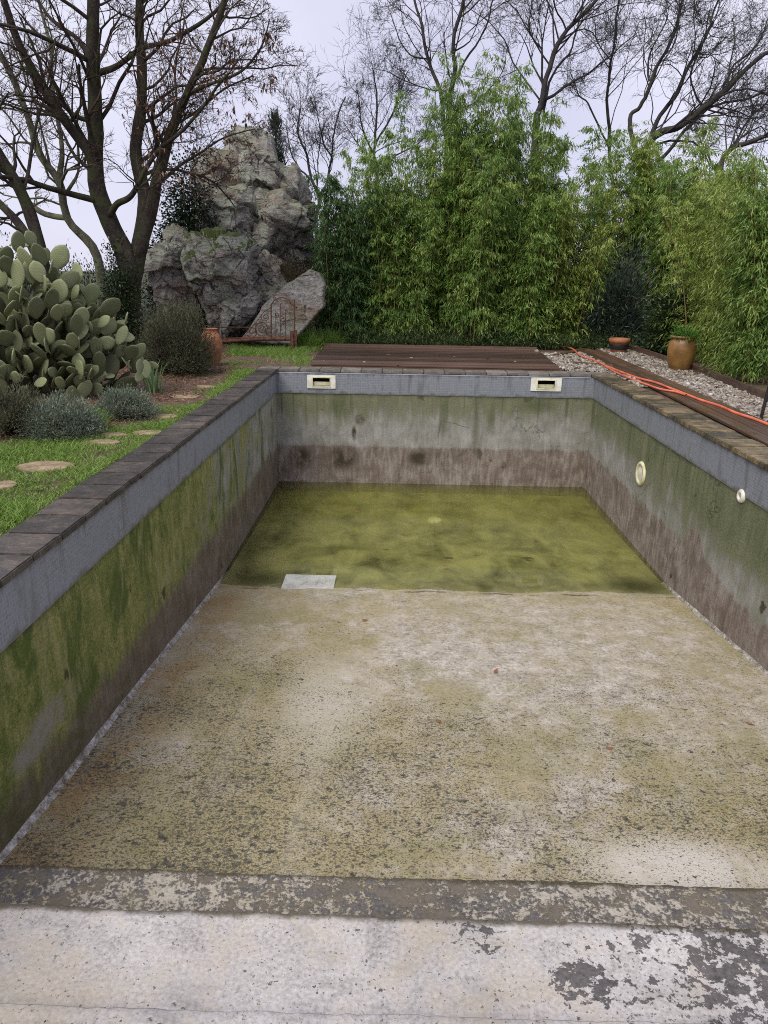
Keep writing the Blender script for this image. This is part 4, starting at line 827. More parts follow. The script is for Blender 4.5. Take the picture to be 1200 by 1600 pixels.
def tree(name, base, limbs, mats, spec, label, group=None, sides=9, leafn=0, leafbox=None):
    global RMIN; RMIN = .0034 if limbs[0][1] < 16 else .0048
    e = empty(name, base); b = np.array(base, float); out = [[], [], [], []]
    for j, (px, Y0, Y1, r0, r1, kids) in enumerate(limbs):
        k = len(px); raw = [gy(a, c, Y0+(Y1-Y0)*i/(k-1)) for i, (a, c) in enumerate(px)]
        pts = spline(raw, 5); n = len(pts); wob = np.stack([fbm(pts*1.3+j*3+q*50, 3) for q in range(3)], 1)*(.05 if Y0 < 16 else .16); wob[0] = 0; pts = pts+wob
        rr = np.linspace(r0, r1, n)*(1+.14*vn(pts*3.1))*(.74 if Y0 < 16 else .58)
        if j == 0: rr = rr*(1+.5*np.exp(-np.arange(n)/3.0))
        V, F = tubes([(pts-b, rr)], sides)
        link('trunk' if j == 0 else 'limb', fastmesh('limb', V, F, True), mats[0], e)
        if kids: 
            s2 = [tuple([max(1, int(spec[0][0]*kids))]+list(spec[0][1:]))]+list(spec[1:])
            sub(([tuple(p) for p in pts], list(rr)), 0, s2, out)
    for lv, sd_, nm in ((0, 6, 'boughs'), (1, 5, 'branches'), (2, 3, 'twigs'), (3, 3, 'fine_twigs')):
        if out[lv]:
            V, F = tubes([(np.array(p)-b, np.array(r)) for p, r in out[lv]], sd_)
            stuff(link(nm, fastmesh(nm, V, F, True), mats[0] if lv == 0 else mats[1], e))
    if leafn:
        tips = np.array([p[-1] for lv in (2, 3) for p, r in out[lv]]); x0, x1, y0, y1 = leafbox
        q = tips-CAM; zf = q@FW; px = 600+FPX*(q@RT)/zf; py = 800-FPX*(q@UP)/zf; tips = tips[(px > x0) & (px < x1) & (py > y0) & (py < y1)]
        tips = tips[RNG.integers(0, len(tips), leafn//3)]; P = np.repeat(tips, 3, 0)+RNG.normal(0, .03, (leafn//3*3, 3)); n = len(P)
        V, F = leaves(P-b, RNG.normal(0, .6, (n, 3))+np.array([0, 0, -.7]), RNG.uniform(.05, .1, n), RNG.uniform(.025, .05, n), .3, .3); stuff(link('dry_leaves', fastmesh('dry_leaves', V, F), G_DRY, e))
    return tag(e, label, 'tree', group)
#        count ratio angle gnarl up seg radius
S_OAK = [(13, .43, (.5, 1.2), .24, .05, 6, .42), (7, .55, (.4, 1.1), .27, .04, 5, .6), (4, .65, (.35, 1.0), .27, .03, 4, .7), (3, .8, (.3, .9), .25, .02, 2, .85)]
S_FAR = [(13, .46, (.4, 1.05), .24, .06, 6, .42), (7, .6, (.4, 1.05), .26, .05, 5, .58), (4, .72, (.35, 1.0), .26, .04, 3, .7), (2, .85, (.3, .9), .24, .03, 2, .85)]
bz = gy(206, 540, 13.2)
oak = tree('oak_tree', (bz[0], 13.2, 0), [
    ([(206, 560), (206, 470), (200, 410), (172, 345), (150, 285), (150, 190), (144, 100), (147, 0), (140, -90)], 13.2, 13.0, .25, .1, 1.0),
    ([(150, 285), (136, 234), (108, 192), (72, 142), (40, 86), (8, 8), (-10, -50)], 13.1, 12.2, .135, .06, 1.0),
    ([(206, 440), (220, 365), (224, 304), (212, 240), (219, 180), (223, 112), (216, 40), (218, -60)], 13.2, 13.9, .2, .07, 1.1),
    ([(214, 400), (236, 332), (246, 280), (260, 224), (273, 188), (290, 150), (318, 90), (345, 20), (360, -40)], 13.2, 12.6, .15, .05, 1.3),
    ([(172, 335), (182, 318), (204, 306), (222, 276), (245, 240), (285, 205), (330, 150), (372, 95)], 13.0, 12.2, .075, .022, 1.5),
    ([(150, 115), (184, 105), (222, 76), (276, 58), (330, 20), (370, -30)], 13.0, 13.6, .07, .03, .8),
    ([(222, 250), (240, 235), (258, 205), (300, 180), (350, 140), (395, 120)], 13.4, 14.2, .05, .015, 1.1),
    ([(244, 290), (275, 262), (310, 240), (350, 215), (400, 200)], 13.1, 13.9, .045, .012, .9),
    ([(290, 150), (330, 130), (375, 110), (405, 70), (420, 30)], 12.7, 12.3, .04, .012, 1.0),
    ([(144, 100), (120, 60), (80, 30), (50, -20)], 13.0, 13.6, .06, .025, .8)],
    (BK_OAK, BK_TWIG), S_OAK, 'tall bare oak with a few rust coloured leaves behind the prickly pear', None, 10, 750, (190, 430, 40, 330))
tree('lichen_tree', gy(150, 520, 14.6)*np.array([1, 1, 0]), [
    ([(160, 520), (152, 400), (108, 342), (90, 285), (58, 235), (42, 180), (20, 120), (-10, 60)], 14.6, 14.0, .12, .06, 1.2),
    ([(108, 342), (70, 335), (40, 310), (0, 250), (-30, 200)], 14.5, 15.2, .08, .05, .9),
    ([(90, 285), (96, 230), (84, 150), (78, 80), (60, 0)], 14.4, 15, .07, .03, 1.0),
    ([(96, 312), (120, 270), (118, 200), (100, 150)], 14.5, 14.8, .045, .015, .8)],
    (BK_PALE, BK_TWIG), S_OAK[:1]+[(5, .55, (.4, 1.1), .26, .04, 5, .6), (4, .6, (.35, 1.0), .26, .03, 4, .7), (2, .7, (.3, .9), .25, .02, 2, .8)], 'pale lichen covered tree leaning left behind the tall oak')
tree('gnarled_tree', gy(74, 540, 12.2)*np.array([1, 1, 0]), [
    ([(80, 540), (70, 430), (52, 350), (34, 300), (0, 246), (-30, 200)], 12.2, 11.8, .15, .1, .6),
    ([(68, 420), (40, 362), (0, 318), (-40, 280)], 12.2, 12.8, .11, .07, .8),
    ([(34, 300), (42, 270), (56, 200), (70, 150), (88, 60)], 12.0, 12.5, .045, .015, 1.2)],
    (BK_OAK, BK_TWIG), S_OAK[:1]+[(5, .55, (.4, 1.1), .26, .04, 5, .6), (4, .6, (.35, 1.0), .26, .03, 4, .7)], 'dark gnarled trunk at the left edge behind the prickly pear')
GR = 'bare trees behind the bamboo'
Z0 = np.array([1, 1, 0.0])
tree('bare_tree', gy(497, 430, 24)*Z0, [
    ([(490, 430), (497, 345), (500, 308), (484, 280), (474, 240), (463, 205), (470, 170)], 24, 23.5, .12, .035, 1.2),
    ([(500, 308), (513, 285), (520, 250), (524, 208), (540, 150)], 24, 24.6, .08, .03, 1.2),
    ([(484, 280), (466, 262), (452, 230), (446, 195)], 24, 24.4, .05, .02, 1.0),
    ([(520, 250), (500, 205), (492, 160)], 24.2, 23.6, .045, .016, 1.0), ([(497, 345), (475, 300), (462, 280)], 24, 23.6, .04, .015, .6)],
    (BK_FAR, BK_FAR), S_FAR, 'small bare tree between the rock outcrop and the bamboo', GR)
tree('bare_tree', gy(588, 430, 27)*Z0, [
    ([(588, 430), (588, 290), (586, 230), (590, 170), (584, 110)], 27, 26.6, .13, .03, 1.3),
    ([(586, 230), (610, 185), (628, 140), (640, 110)], 27, 27.4, .06, .02, 1.2),
    ([(586, 240), (566, 190), (556, 140)], 27, 26.5, .06, .02, 1.2), ([(588, 290), (615, 245), (650, 225), (680, 200)], 27, 27.5, .06, .02, 1)],
    (BK_FAR, BK_FAR), S_FAR, 'bushy topped bare tree behind the left bamboo spire', GR)
tree('bare_tree', gy(690, 430, 26)*Z0, [
    ([(694, 430), (700, 220), (706, 130), (708, 70), (722, 0), (730, -60)], 26, 25.6, .19, .05, 1.2),
    ([(702, 230), (684, 130), (666, 66), (650, 0), (645, -50)], 26, 26.8, .13, .04, 1.3),
    ([(672, 90), (640, 86), (616, 40), (606, 5)], 26.5, 26.3, .05, .015, 1.0),
    ([(706, 130), (740, 70), (765, 20), (780, -30)], 26, 25.6, .07, .02, 1.3), ([(702, 180), (745, 160), (780, 120), (795, 60)], 26, 26.4, .05, .015, 1.0)],
    (BK_FAR, BK_FAR), S_FAR, 'forked bare tree rising straight behind the tallest bamboo', GR)
tree('bare_tree', gy(840, 430, 25)*Z0, [
    ([(836, 430), (838, 220), (846, 150), (858, 105), (884, 45), (925, 5), (950, -40)], 25, 24.6, .2, .06, 1.3),
    ([(842, 160), (870, 145), (905, 120), (950, 88), (1000, 50)], 25, 25.6, .09, .02, 1.2),
    ([(850, 130), (846, 80), (832, 40), (835, -10)], 25, 24.6, .06, .02, 1.1),
    ([(850, 185), (862, 120), (900, 60), (915, -20)], 25, 25.8, .08, .03, 1.1), ([(884, 45), (866, 10), (860, -40)], 24.8, 24.2, .05, .02, .8)],
    (BK_FAR, BK_FAR), S_FAR, 'bare tree with a stout dark fork behind the right half of the central bamboo', GR)
tree('bare_tree', gy(952, 430, 26.5)*Z0, [
    ([(960, 430), (955, 260), (950, 170), (955, 95), (968, 30), (975, -40)], 26.5, 26, .11, .04, 1.3),
    ([(954, 240), (925, 170), (905, 150), (888, 110)], 26.5, 27, .06, .02, 1.2), ([(955, 95), (935, 60), (925, 20)], 26.3, 26.8, .04, .015, 1)],
    (BK_FAR, BK_FAR), S_FAR, 'slim upright bare tree between the two bamboo stands', GR)
tree('bare_tree', gy(1000, 430, 22.5)*Z0, [
    ([(1000, 430), (1003, 300), (1010, 240), (1024, 210), (1060, 194), (1096, 170), (1133, 140), (1165, 112), (1215, 74)], 22.5, 21.5, .22, .09, 1.2),
    ([(1006, 290), (1010, 240), (1026, 188), (1054, 146), (1088, 88), (1112, 40), (1140, -40)], 22.5, 23.2, .14, .04, 1.3),
    ([(1000, 300), (988, 190), (1000, 165), (1022, 120), (1043, 78), (1057, 34), (1075, -40)], 22.5, 22, .12, .04, 1.3),
    ([(1012, 270), (1060, 215), (1105, 170), (1140, 160), (1200, 150)], 22.5, 23, .1, .04, 1.2),
    ([(1020, 130), (1015, 90), (1035, 40), (1045, 5)], 22.3, 22.8, .05, .02, 1.0), ([(1130, 140), (1150, 100), (1190, 60), (1210, 10)], 22, 22.6, .06, .02, 1.3), ([(1098, 165), (1080, 120), (1100, 70), (1110, 20)], 22, 21.4, .05, .02, 1.2)],
    (BK_FAR, BK_FAR), S_FAR, 'big spreading bare tree leaning right above the right bamboo', GR)
tree('bare_tree', gy(1180, 430, 21)*Z0, [
    ([(1118, 430), (1118, 280), (1132, 242), (1166, 226), (1200, 212), (1250, 195)], 21, 20.6, .14, .07, 1.2),
    ([(1134, 240), (1155, 215), (1180, 180), (1230, 130)], 21, 21.6, .06, .03, 1.4), ([(1120, 280), (1100, 230), (1090, 200)], 21, 21.4, .05, .02, .9)],
    (BK_FAR, BK_FAR), S_FAR, 'low bare bough at the right edge above the yellowish bamboo', GR)

# ------------------------------------------------------------------ bamboo
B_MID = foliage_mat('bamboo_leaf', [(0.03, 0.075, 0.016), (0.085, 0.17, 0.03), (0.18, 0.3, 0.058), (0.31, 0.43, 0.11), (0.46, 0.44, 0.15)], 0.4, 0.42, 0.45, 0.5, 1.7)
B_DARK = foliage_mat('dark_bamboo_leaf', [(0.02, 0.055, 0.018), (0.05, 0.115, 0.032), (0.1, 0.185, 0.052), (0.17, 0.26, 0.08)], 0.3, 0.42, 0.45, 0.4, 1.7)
B_YEL = foliage_mat('yellow_bamboo_leaf', [(0.06, 0.12, 0.018), (0.17, 0.255, 0.04), (0.3, 0.38, 0.08), (0.43, 0.45, 0.14)], 0.3, 0.42, 0.45, 0.45, 1.5)
m = M('bamboo_cane'); c = m.ramp(m.rnd, [(0, (0.14, 0.15, 0.05)), (.5, (0.3, 0.24, 0.1)), (1, (0.34, 0.18, 0.08))]); CANE = m.fin(c, 0.5)
BCACHE = {}
def bamboo(loc, H, spread, ncul, nbr, mat, label, group, lean=(0, 0), low=0.1, seed=0, L=.125):
    rg = np.random.default_rng(seed+100); e = empty('bamboo_clump', loc)
    key = mat.name; had = BCACHE.setdefault(key, [])
    if lean == (0, 0) and len(had) >= (3 if mat is B_MID else 2):       # a further clump of the kind: copies, turned and stretched
        kids, H0, sp0 = had[seed % len(had)]
        for o in kids:
            q = o.copy(); COL.objects.link(q); q.parent = e
        e.rotation_euler = (0, 0, rg.uniform(0, 6.28)); f = (spread/sp0)**.7; e.scale = (f, f, H/H0)
        return tag(e, label, 'bamboo', group)
    base = rg.normal(0, spread*.45, (ncul, 2)); hh = H*np.clip(rg.normal(.86, .12, ncul), .5, 1.0); hh[0] = H
    out = base/max(spread, .1)*rg.uniform(.05, .18, (ncul, 1))+rg.normal(0, .035, (ncul, 2))+np.array(lean)
    def cul(i, t): return np.stack([base[i, 0]+out[i, 0]*H*t**1.7, base[i, 1]+out[i, 1]*H*t**1.7, hh[i]*(t-.06*t**4*np.linalg.norm(out[i])*6)], -1)
    tt = np.linspace(0, 1, 8); polys = [(cul(i, tt), np.linspace(.011, .003, 8)) for i in range(ncul)]
    V, F = tubes(polys, 5); oc = stuff(link('canes', fastmesh('canes', V, F, True), CANE, e))
    i = rg.integers(0, ncul, ncul*nbr); n = len(i); t = low+(1-low)*rg.random(n)**.85
    S = np.stack([base[i, 0]+out[i, 0]*H*t**1.7, base[i, 1]+out[i, 1]*H*t**1.7, hh[i]*t], 1)
    az = rg.uniform(0, 2*math.pi, n); A = np.stack([np.cos(az), np.sin(az), np.zeros(n)], 1); A = unit(A+np.stack([base[i, 0], base[i, 1], t*0], 1)*.8)
    ell = rg.uniform(.2, .6, n)*(1.15-.7*t)*(.5+.5*spread/.5)
    k = 18; s = rg.uniform(.1, 1.08, (n, k))
    P = S[:, None]+A[:, None]*ell[:, None, None]*s[..., None]; P[..., 2] += ell[:, None]*(.55*s-.6*s*s); P += rg.normal(0, .025, P.shape)
    D = A[:, None]*.55+rg.normal(0, .4, P.shape)+np.array([0, 0, -1])*rg.uniform(.25, 1.25, (n, k, 1)); P = P.reshape(-1, 3); D = D.reshape(-1, 3)
    V, F = slips(P, D, rg.uniform(.65, 1.25, len(P))*L, rg.uniform(.7, 1.25, len(P))*L*.178, .25, rg)
    of = stuff(link('foliage', fastmesh('foliage', V, F), mat, e))
    if lean == (0, 0): had.append(([oc, of], H, spread))
    return tag(e, label, 'bamboo', group)
GB, GRB = 'central stand of bamboo behind the deck', 'bamboo along the right side'
CL = [  # px, top y, Y, spread, culms, branchlets, mat, lean, label
    (527, 268, 16.1, .32, 16, 62, B_DARK, (0, 0), 'dark narrow bamboo clump at the left end of the stand, beside the leaning slab'),
    (560, 300, 16.3, .32, 14, 60, B_DARK, (0, 0), 'short dark bamboo clump just right of the left end one'),
    (594, 196, 16.3, .27, 15, 66, B_MID, (0, 0), 'slim bamboo spire standing alone against the sky left of the main stand'),
    (634, 262, 16.2, .36, 16, 62, B_MID, (0, 0), 'lower bamboo clump filling the dip between spire and tall middle'),
    (678, 128, 16.5, .34, 20, 70, B_MID, (0, 0), 'tall bamboo clump forming the left shoulder of the main stand'),
    (730, 84, 16.6, .36, 20, 76, B_MID, (0, 0), 'tallest bamboo clump with thin sprays above the rest'),
    (735, 200, 16.1, .48, 20, 66, B_MID, (0, -.02), 'front middle bamboo clump right behind the deck'),
    (792, 138, 16.6, .42, 18, 70, B_MID, (0, 0), 'bamboo clump right of the tallest sprays'),
    (846, 205, 16.5, .36, 18, 70, B_MID, (.02, 0), 'bamboo clump forming the right shoulder of the main stand'),
    (820, 300, 16.0, .5, 18, 66, B_MID, (.05, -.03), 'drooping front bamboo clump near the right end of the deck'),
    (870, 290, 16.3, .4, 14, 62, B_YEL, (.12, -.05), 'bamboo clump arching right over the dark gap, with yellowish sprays'),
    (955, 200, 18.4, .5, 20, 80, B_MID, (0, 0), 'far bamboo clump rising behind the blue green shrub'),
    (1000, 182, 18.0, .55, 22, 84, B_YEL, (0, 0), 'tall feathery bamboo clump at the back right below the leaning tree'),
    (1045, 225, 17.2, .55, 20, 80, B_MID, (0, 0), 'green bamboo clump at the back, above the dark glossy shrub'),
    (1083, 262, 15.4, .45, 18, 66, B_YEL, (-.04, -.03), 'yellow green bamboo clump above and behind the glazed jar'),
    (1118, 262, 13.6, .45, 18, 70, B_YEL, (-.03, -.02), 'yellowish bamboo clump right of the glazed jar'),
    (1150, 245, 12.2, .42, 18, 70, B_YEL, (-.03, 0), 'bright bamboo clump hanging over the gravel near the right edge'),
    (600, 330, 18.4, .6, 14, 60, B_DARK, (0, 0), 'dark back row bamboo clump added to block light behind the slim spire'),  # back row added behind the stand to block light and horizon
    (700, 280, 18.6, .7, 14, 60, B_DARK, (0, 0), 'dark back row bamboo clump added to block light behind the middle of the deck'),
    (800, 290, 18.6, .7, 14, 60, B_DARK, (0, 0), 'dark back row bamboo clump added to block light behind the right part of the deck'),
    (1195, 225, 11.0, .42, 18, 70, B_MID, (-.03, 0), 'nearest bamboo clump, cut off by the right picture edge')]
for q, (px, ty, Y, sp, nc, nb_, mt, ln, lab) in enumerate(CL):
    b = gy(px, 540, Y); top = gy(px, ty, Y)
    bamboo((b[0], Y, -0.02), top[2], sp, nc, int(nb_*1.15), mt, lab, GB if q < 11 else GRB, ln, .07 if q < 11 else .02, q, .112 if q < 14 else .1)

# ------------------------------------------------------------------ shrubs
def cloud(n, rx, ry, h, K, sig, L, W, up=.4, cone=False, droop=.15, rg=RNG, zmin=.04, inner=.55):
    u = rg.normal(0, 1, (K, 3)); u = unit(u); u[:, 2] = np.abs(u[:, 2]); rad = rg.uniform(inner, 1, (K, 1))*(1+.16*vn(u*2.4+rg.uniform(0, 50)))[:, None]
    if cone:
        z = rg.uniform(0.02, 1, K); a = rg.uniform(0, 2*math.pi, K); r = (1-z)**.75*rg.uniform(.5, 1, K)
        Cc = np.stack([np.cos(a)*r*rx, np.sin(a)*r*ry, z*h], 1); out = np.stack([np.cos(a), np.sin(a), a*0+1.5], 1)
    else: Cc = u*rad*np.array([rx, ry, h]); Cc[:, 2] = np.maximum(Cc[:, 2], zmin+rg.uniform(0, .12, K)*h); out = u
    k = rg.integers(0, K, n); G = rg.normal(0, 1, (n, 3)); P = Cc[k]+G*sig; P[:, 2] = np.maximum(P[:, 2], .01)
    D = unit(out[k]*.5+G*.5+np.array([0, 0, up])+rg.normal(0, .3, (n, 3)))
    return P, D, Cc
def shrub(name, loc, mat, label, cat, n, rx, ry, h, K, sig, L, W, up=.4, cone=False, droop=.15, stem=None, seed=0, group=None, inner=.55, foli='foliage'):
    rg = np.random.default_rng(seed+500); e = empty(name, loc); P, D, Cc = cloud(n, rx, ry, h, K, sig, L, W, up, cone, droop, rg, inner=inner)
    V, F = (slips(P, D, rg.uniform(.6, 1.25, n)*L, rg.uniform(.7, 1.25, n)*W, .2, rg) if W < .25*L or cone else leaves(P, D, rg.uniform(.6, 1.25, n)*L, rg.uniform(.7, 1.25, n)*W, droop, .2, rg)); stuff(link(foli, fastmesh(foli, V, F), mat, e))
    if stem:
        if cone: polys = [(np.array([[0, 0, 0], [0, 0, h*.5], [0, 0, h*.97]]), np.array([.06, .04, .005]))]
        else: polys = [(np.array([[rg.normal(0, .08*rx), rg.normal(0, .08*ry), 0], c*np.array([.5, .5, .55])+rg.normal(0, .04, 3), c]), np.array([.012, .008, .003])*stem[1]) for c in Cc]
        V, F = tubes(polys, 5); stuff(link('stems', fastmesh('stems', V, F, True), stem[0], e))
    return tag(e, label, cat, group)
SANT = foliage_mat('grey_green_leaf', [(0.065, 0.09, 0.062), (0.13, 0.165, 0.12), (0.22, 0.26, 0.195), (0.33, 0.36, 0.27)], .2, .6, .25, .3, 5)
HEATH = foliage_mat('heather_leaf', [(0.04, 0.033, 0.024), (0.085, 0.07, 0.055), (0.09, 0.105, 0.055), (0.14, 0.15, 0.085), (0.17, 0.13, 0.11)], .2, .7, .2, .6, 2.5)
IVY = foliage_mat('ivy_leaf', [(0.008, 0.018, 0.009), (0.02, 0.04, 0.017), (0.04, 0.065, 0.03)], .1, .35, .5, .3)
OLE = foliage_mat('oleander_leaf', [(0.018, 0.036, 0.025), (0.04, 0.07, 0.05), (0.075, 0.11, 0.085), (0.11, 0.145, 0.11)], .15, .4, .5, .3)
LAUR = foliage_mat('laurel_leaf', [(0.012, 0.028, 0.01), (0.028, 0.055, 0.018), (0.06, 0.095, 0.03)], .12, .35, .5, .3)
FERN = foliage_mat('fern_leaf', [(0.04, 0.12, 0.015), (0.08, 0.2, 0.025), (0.13, 0.27, 0.045)], .35)
CYP = foliage_mat('cypress_leaf', [(0.015, 0.026, 0.016), (0.03, 0.048, 0.026), (0.055, 0.075, 0.04)], .05, .6, .2, .3)
WILL = foliage_mat('yellowish_leaf', [(0.07, 0.08, 0.025), (0.13, 0.135, 0.05), (0.2, 0.18, 0.085), (0.19, 0.13, 0.09)], .25, .6, .2, .3)
GRN = foliage_mat('soft_green_leaf', [(0.03, 0.06, 0.02), (0.065, 0.105, 0.035), (0.11, 0.15, 0.055)], .25)
def at(x, y, dy=0.0):
    p = gz(x, y); return (p[0], p[1]+dy, float(gh(p[0], p[1]+dy)))
shrub('santolina_bush', at(76, 692, .3), SANT, 'bigger rounded grey green bush on the left, below the prickly pear', 'shrub', 15000, .36, .32, .37, 420, .032, .034, .007, .5, False, .05, (BK_TWIG, .5), 1, 'grey green bushes below the prickly pear')
shrub('santolina_bush', at(183, 656, .25), SANT, 'smaller grey green bush to the right, near the iris clump', 'shrub', 11000, .34, .3, .29, 320, .032, .034, .007, .5, False, .05, (BK_TWIG, .5), 2, 'grey green bushes below the prickly pear')
shrub('withered_bush', at(-4, 690, .3), HEATH, 'withered brownish low bush at the left picture edge', 'shrub', 7000, .3, .35, .42, 160, .04, .045, .008, .4, False, .1, (BK_TWIG, .8), 3)
shrub('grass_tuft', at(132, 672, .1), G_GRASS, 'long grass tuft between the two grey green bushes', 'grass tuft', 900, .14, .12, .12, 40, .03, .13, .006, 1.0, False, .25, None, 4)
hb = at(255, 592, .75); shrub('heather_bush', hb, HEATH, 'brownish green twiggy bush beside the terracotta urn', 'shrub', 26000, .6, .6, 1.0, 520, .06, .05, .008, .55, False, .05, (BK_TWIG, 1.0), 5)
iv = gy(272, 430, 15.8); shrub('ivy_mass', (iv[0], 15.8, 0), IVY, 'dark ivy climbing between the oak and the rock outcrop', 'ivy', 9000, .62, .6, 2.55, 260, .12, .075, .06, .1, False, .2, (BK_OAK, 1.5), 6)
iw = gy(292, 330, 16.0); shrub('ivy_mass', (iw[0], 16.0, 1.0), IVY, 'dark ivy hanging over the left flank of the brownish crag', 'ivy', 6000, .62, .35, gy(300, 232, 16.0)[2]-1.0, 220, .11, .075, .055, .1, False, .2, (BK_OAK, 1.0), 16)
shrub('trunk_ivy', (bz[0]-.05, 13.0, 0), LAUR, 'ivy wrapped round the foot of the tall oak', 'ivy', 6500, .36, .36, 1.9, 200, .09, .055, .04, .1, False, .2, (BK_OAK, 1.0), 7)
cp = gy(437, 430, 26); tp = gy(430, 180, 26); shrub('cypress_tree', (cp[0], 26, 0), CYP, 'narrow dark cypress poking up behind the rock outcrop', 'tree', 11000, .75, .75, tp[2], 700, .09, .11, .03, 1.2, True, 0, (BK_FAR, 1), 8)
ol = gy(972, 480, 15.9); ot = gy(972, 385, 15.9); shrub('oleander_shrub', (ol[0], 16.2, 0), OLE, 'blue green long leaved shrub behind the banded pot', 'shrub', 6500, .78, .6, ot[2], 240, .13, .15, .028, .35, False, .15, (BK_TWIG, 1.4), 9, None, .45)
lr = gy(1035, 500, 14.9); lt = gy(1035, 440, 14.9); shrub('laurel_shrub', (lr[0]+.25, 14.9, 0), LAUR, 'dark glossy shrub between the banded pot and the glazed jar', 'shrub', 7000, .5, .45, lt[2], 220, .1, .085, .04, .3, False, .2, (BK_TWIG, 1.2), 10)
dk = gy(925, 500, 19.4); shrub('gap_shadow_shrub', (dk[0]+.1, 19.6, 0), IVY, 'nearly black shrub standing for the shadow in the gap right of the central bamboo', 'shrub', 8000, 1.15, .6, 2.9, 300, .14, .1, .045, .2, False, .2, (BK_TWIG, 1.4), 11)  # near-black leaves added to stand for the shadow in the gap
wl_ = gy(455, 440, 15.75); e = empty('twiggy_shrub', (wl_[0], 15.75, .55)); polys = []
for k in range(170):
    a = RNG.uniform(0, 2*math.pi); r = RNG.uniform(0, .16); hgt = RNG.uniform(.5, 1.35); o = RNG.normal(0, .17, 2)
    polys.append((np.array([[r*math.cos(a), r*math.sin(a), 0], [r*math.cos(a)*1.5+o[0]*.4, r*math.sin(a)+o[1]*.4, hgt*.5], [r*math.cos(a)*2+o[0], r*math.sin(a)+o[1], hgt]]), np.array([.006, .005, .003])))
V, F = tubes(polys, 4); stuff(link('stems', fastmesh('stems', V, F, True), BK_TWIG, e)); P, D, _ = cloud(5000, .45, .3, 1.3, 240, .06, .04, .01, .9)
V, F = leaves(P, D, RNG.uniform(.03, .06, 5000), RNG.uniform(.008, .014, 5000), .1); stuff(link('foliage', fastmesh('foliage', V, F), WILL, e)); tag(e, 'thin stemmed yellowish shrub growing against the rock face', 'shrub')
for k_, (a_, yy_, tp_, w_, lb_) in enumerate(((-5, 21, 385, 1.6, 'far low scrub at the left edge below the gnarled trunk'), (60, 22, 392, 1.3, 'far low scrub seen under the lichen tree'), (125, 20, 398, 1.2, 'far low scrub left of the oak foot'), (185, 19, 400, .9, 'far scrub behind the oak foot'))):
    q = gy(a_, 430, yy_); shrub('distant_scrub', (q[0], yy_, 0), LAUR, lb_, 'shrub', 2600, w_, .6, gy(a_, tp_, yy_)[2], 200, .16, .1, .04, .4, False, .1, (BK_TWIG, 1), 40+k_, 'far scrub behind the oak')
sg = gy(508, 440, 17.0); st = gy(508, 345, 17.0); shrub('soft_shrub', (sg[0], 17.2, 0), GRN, 'soft green shrub between the outcrop and the left end bamboo', 'shrub', 9000, .42, .4, st[2], 260, .1, .07, .02, .5, False, .1, (BK_TWIG, 1), 12)
shrub('fern', (jp[0]+.02, jp[1]+.2, .515), FERN, 'bright green ferns growing in the glazed jar', 'fern', 1800, .24, .24, .17, 60, .03, .055, .014, .5, False, .3, (CANE, .3), 13, None, .3)
for k, (a, b, q, lab) in enumerate(((505, 560, 15.3, 'long grass tuft beside the left back corner of the deck'), (478, 552, 14.9, 'tall grass tuft at the foot of the rusty post'), (518, 545, 15.6, 'grass clump under the undercut of the leaning slab'))):
    p = gy(a, b, q); shrub('grass_tuft', (p[0], q, -.02), G_GRASS, lab, 'grass tuft', 1100, .3, .2, .22, 60, .05, .2, .008, 1.1, False, .25, None, 20+k, 'grass tufts round the deck')
stuff(tag(link('ground_ivy', fastmesh('ground_ivy', *leaves((lambda P: P)(np.stack([RNG.uniform(-1.6, 5.0, 16000), 15.35+RNG.gamma(2, .35, 16000), RNG.gamma(2, .06, 16000)], 1)), RNG.normal(0, .6, (16000, 3))+np.array([0, -.2, .8]), RNG.uniform(.07, .16, 16000), RNG.uniform(.012, .024, 16000), .25)), GRN), 'low green growth along the foot of the bamboo', 'undergrowth'))
# iris: each leaf a part
ib = at(240, 612, .0); iris = empty('iris_clump', ib); tag(iris, 'spiky pale green iris clump between the prickly pear and the heather', 'iris')
m = M('iris_leaf'); IRIS = m.fin(m.ramp(m.ornd, [(0, (0.17, 0.3, 0.12)), (1, (0.32, 0.45, 0.22))]), .45, None, .4, 0, .3)
for k in range(30):
    a = RNG.uniform(0, 2*math.pi); r = RNG.uniform(.01, .12); L = RNG.uniform(.26, .5); o = RNG.uniform(.15, .6); d = np.array([math.cos(a), math.sin(a)*.8]); s = np.array([-d[1], d[0]])*.013; V = []; F = []
    for i in range(6):
        t = i/5; wv_ = (1-t**2.2)*(1 if i else .8); c = d*(r+o*L*t*t); z = L*t*(1-.25*o*t)
        V += [(c[0]-s[0]*wv_, c[1]-s[1]*wv_, z), (c[0]+d[0]*.004, c[1]+d[1]*.004, z), (c[0]+s[0]*wv_, c[1]+s[1]*wv_, z)]
    for i in range(5):
        for j in range(2): F.append([i*3+j, i*3+j+1, i*3+4+j, i*3+3+j])
    pyo('leaf', V, F, IRIS, iris, True)

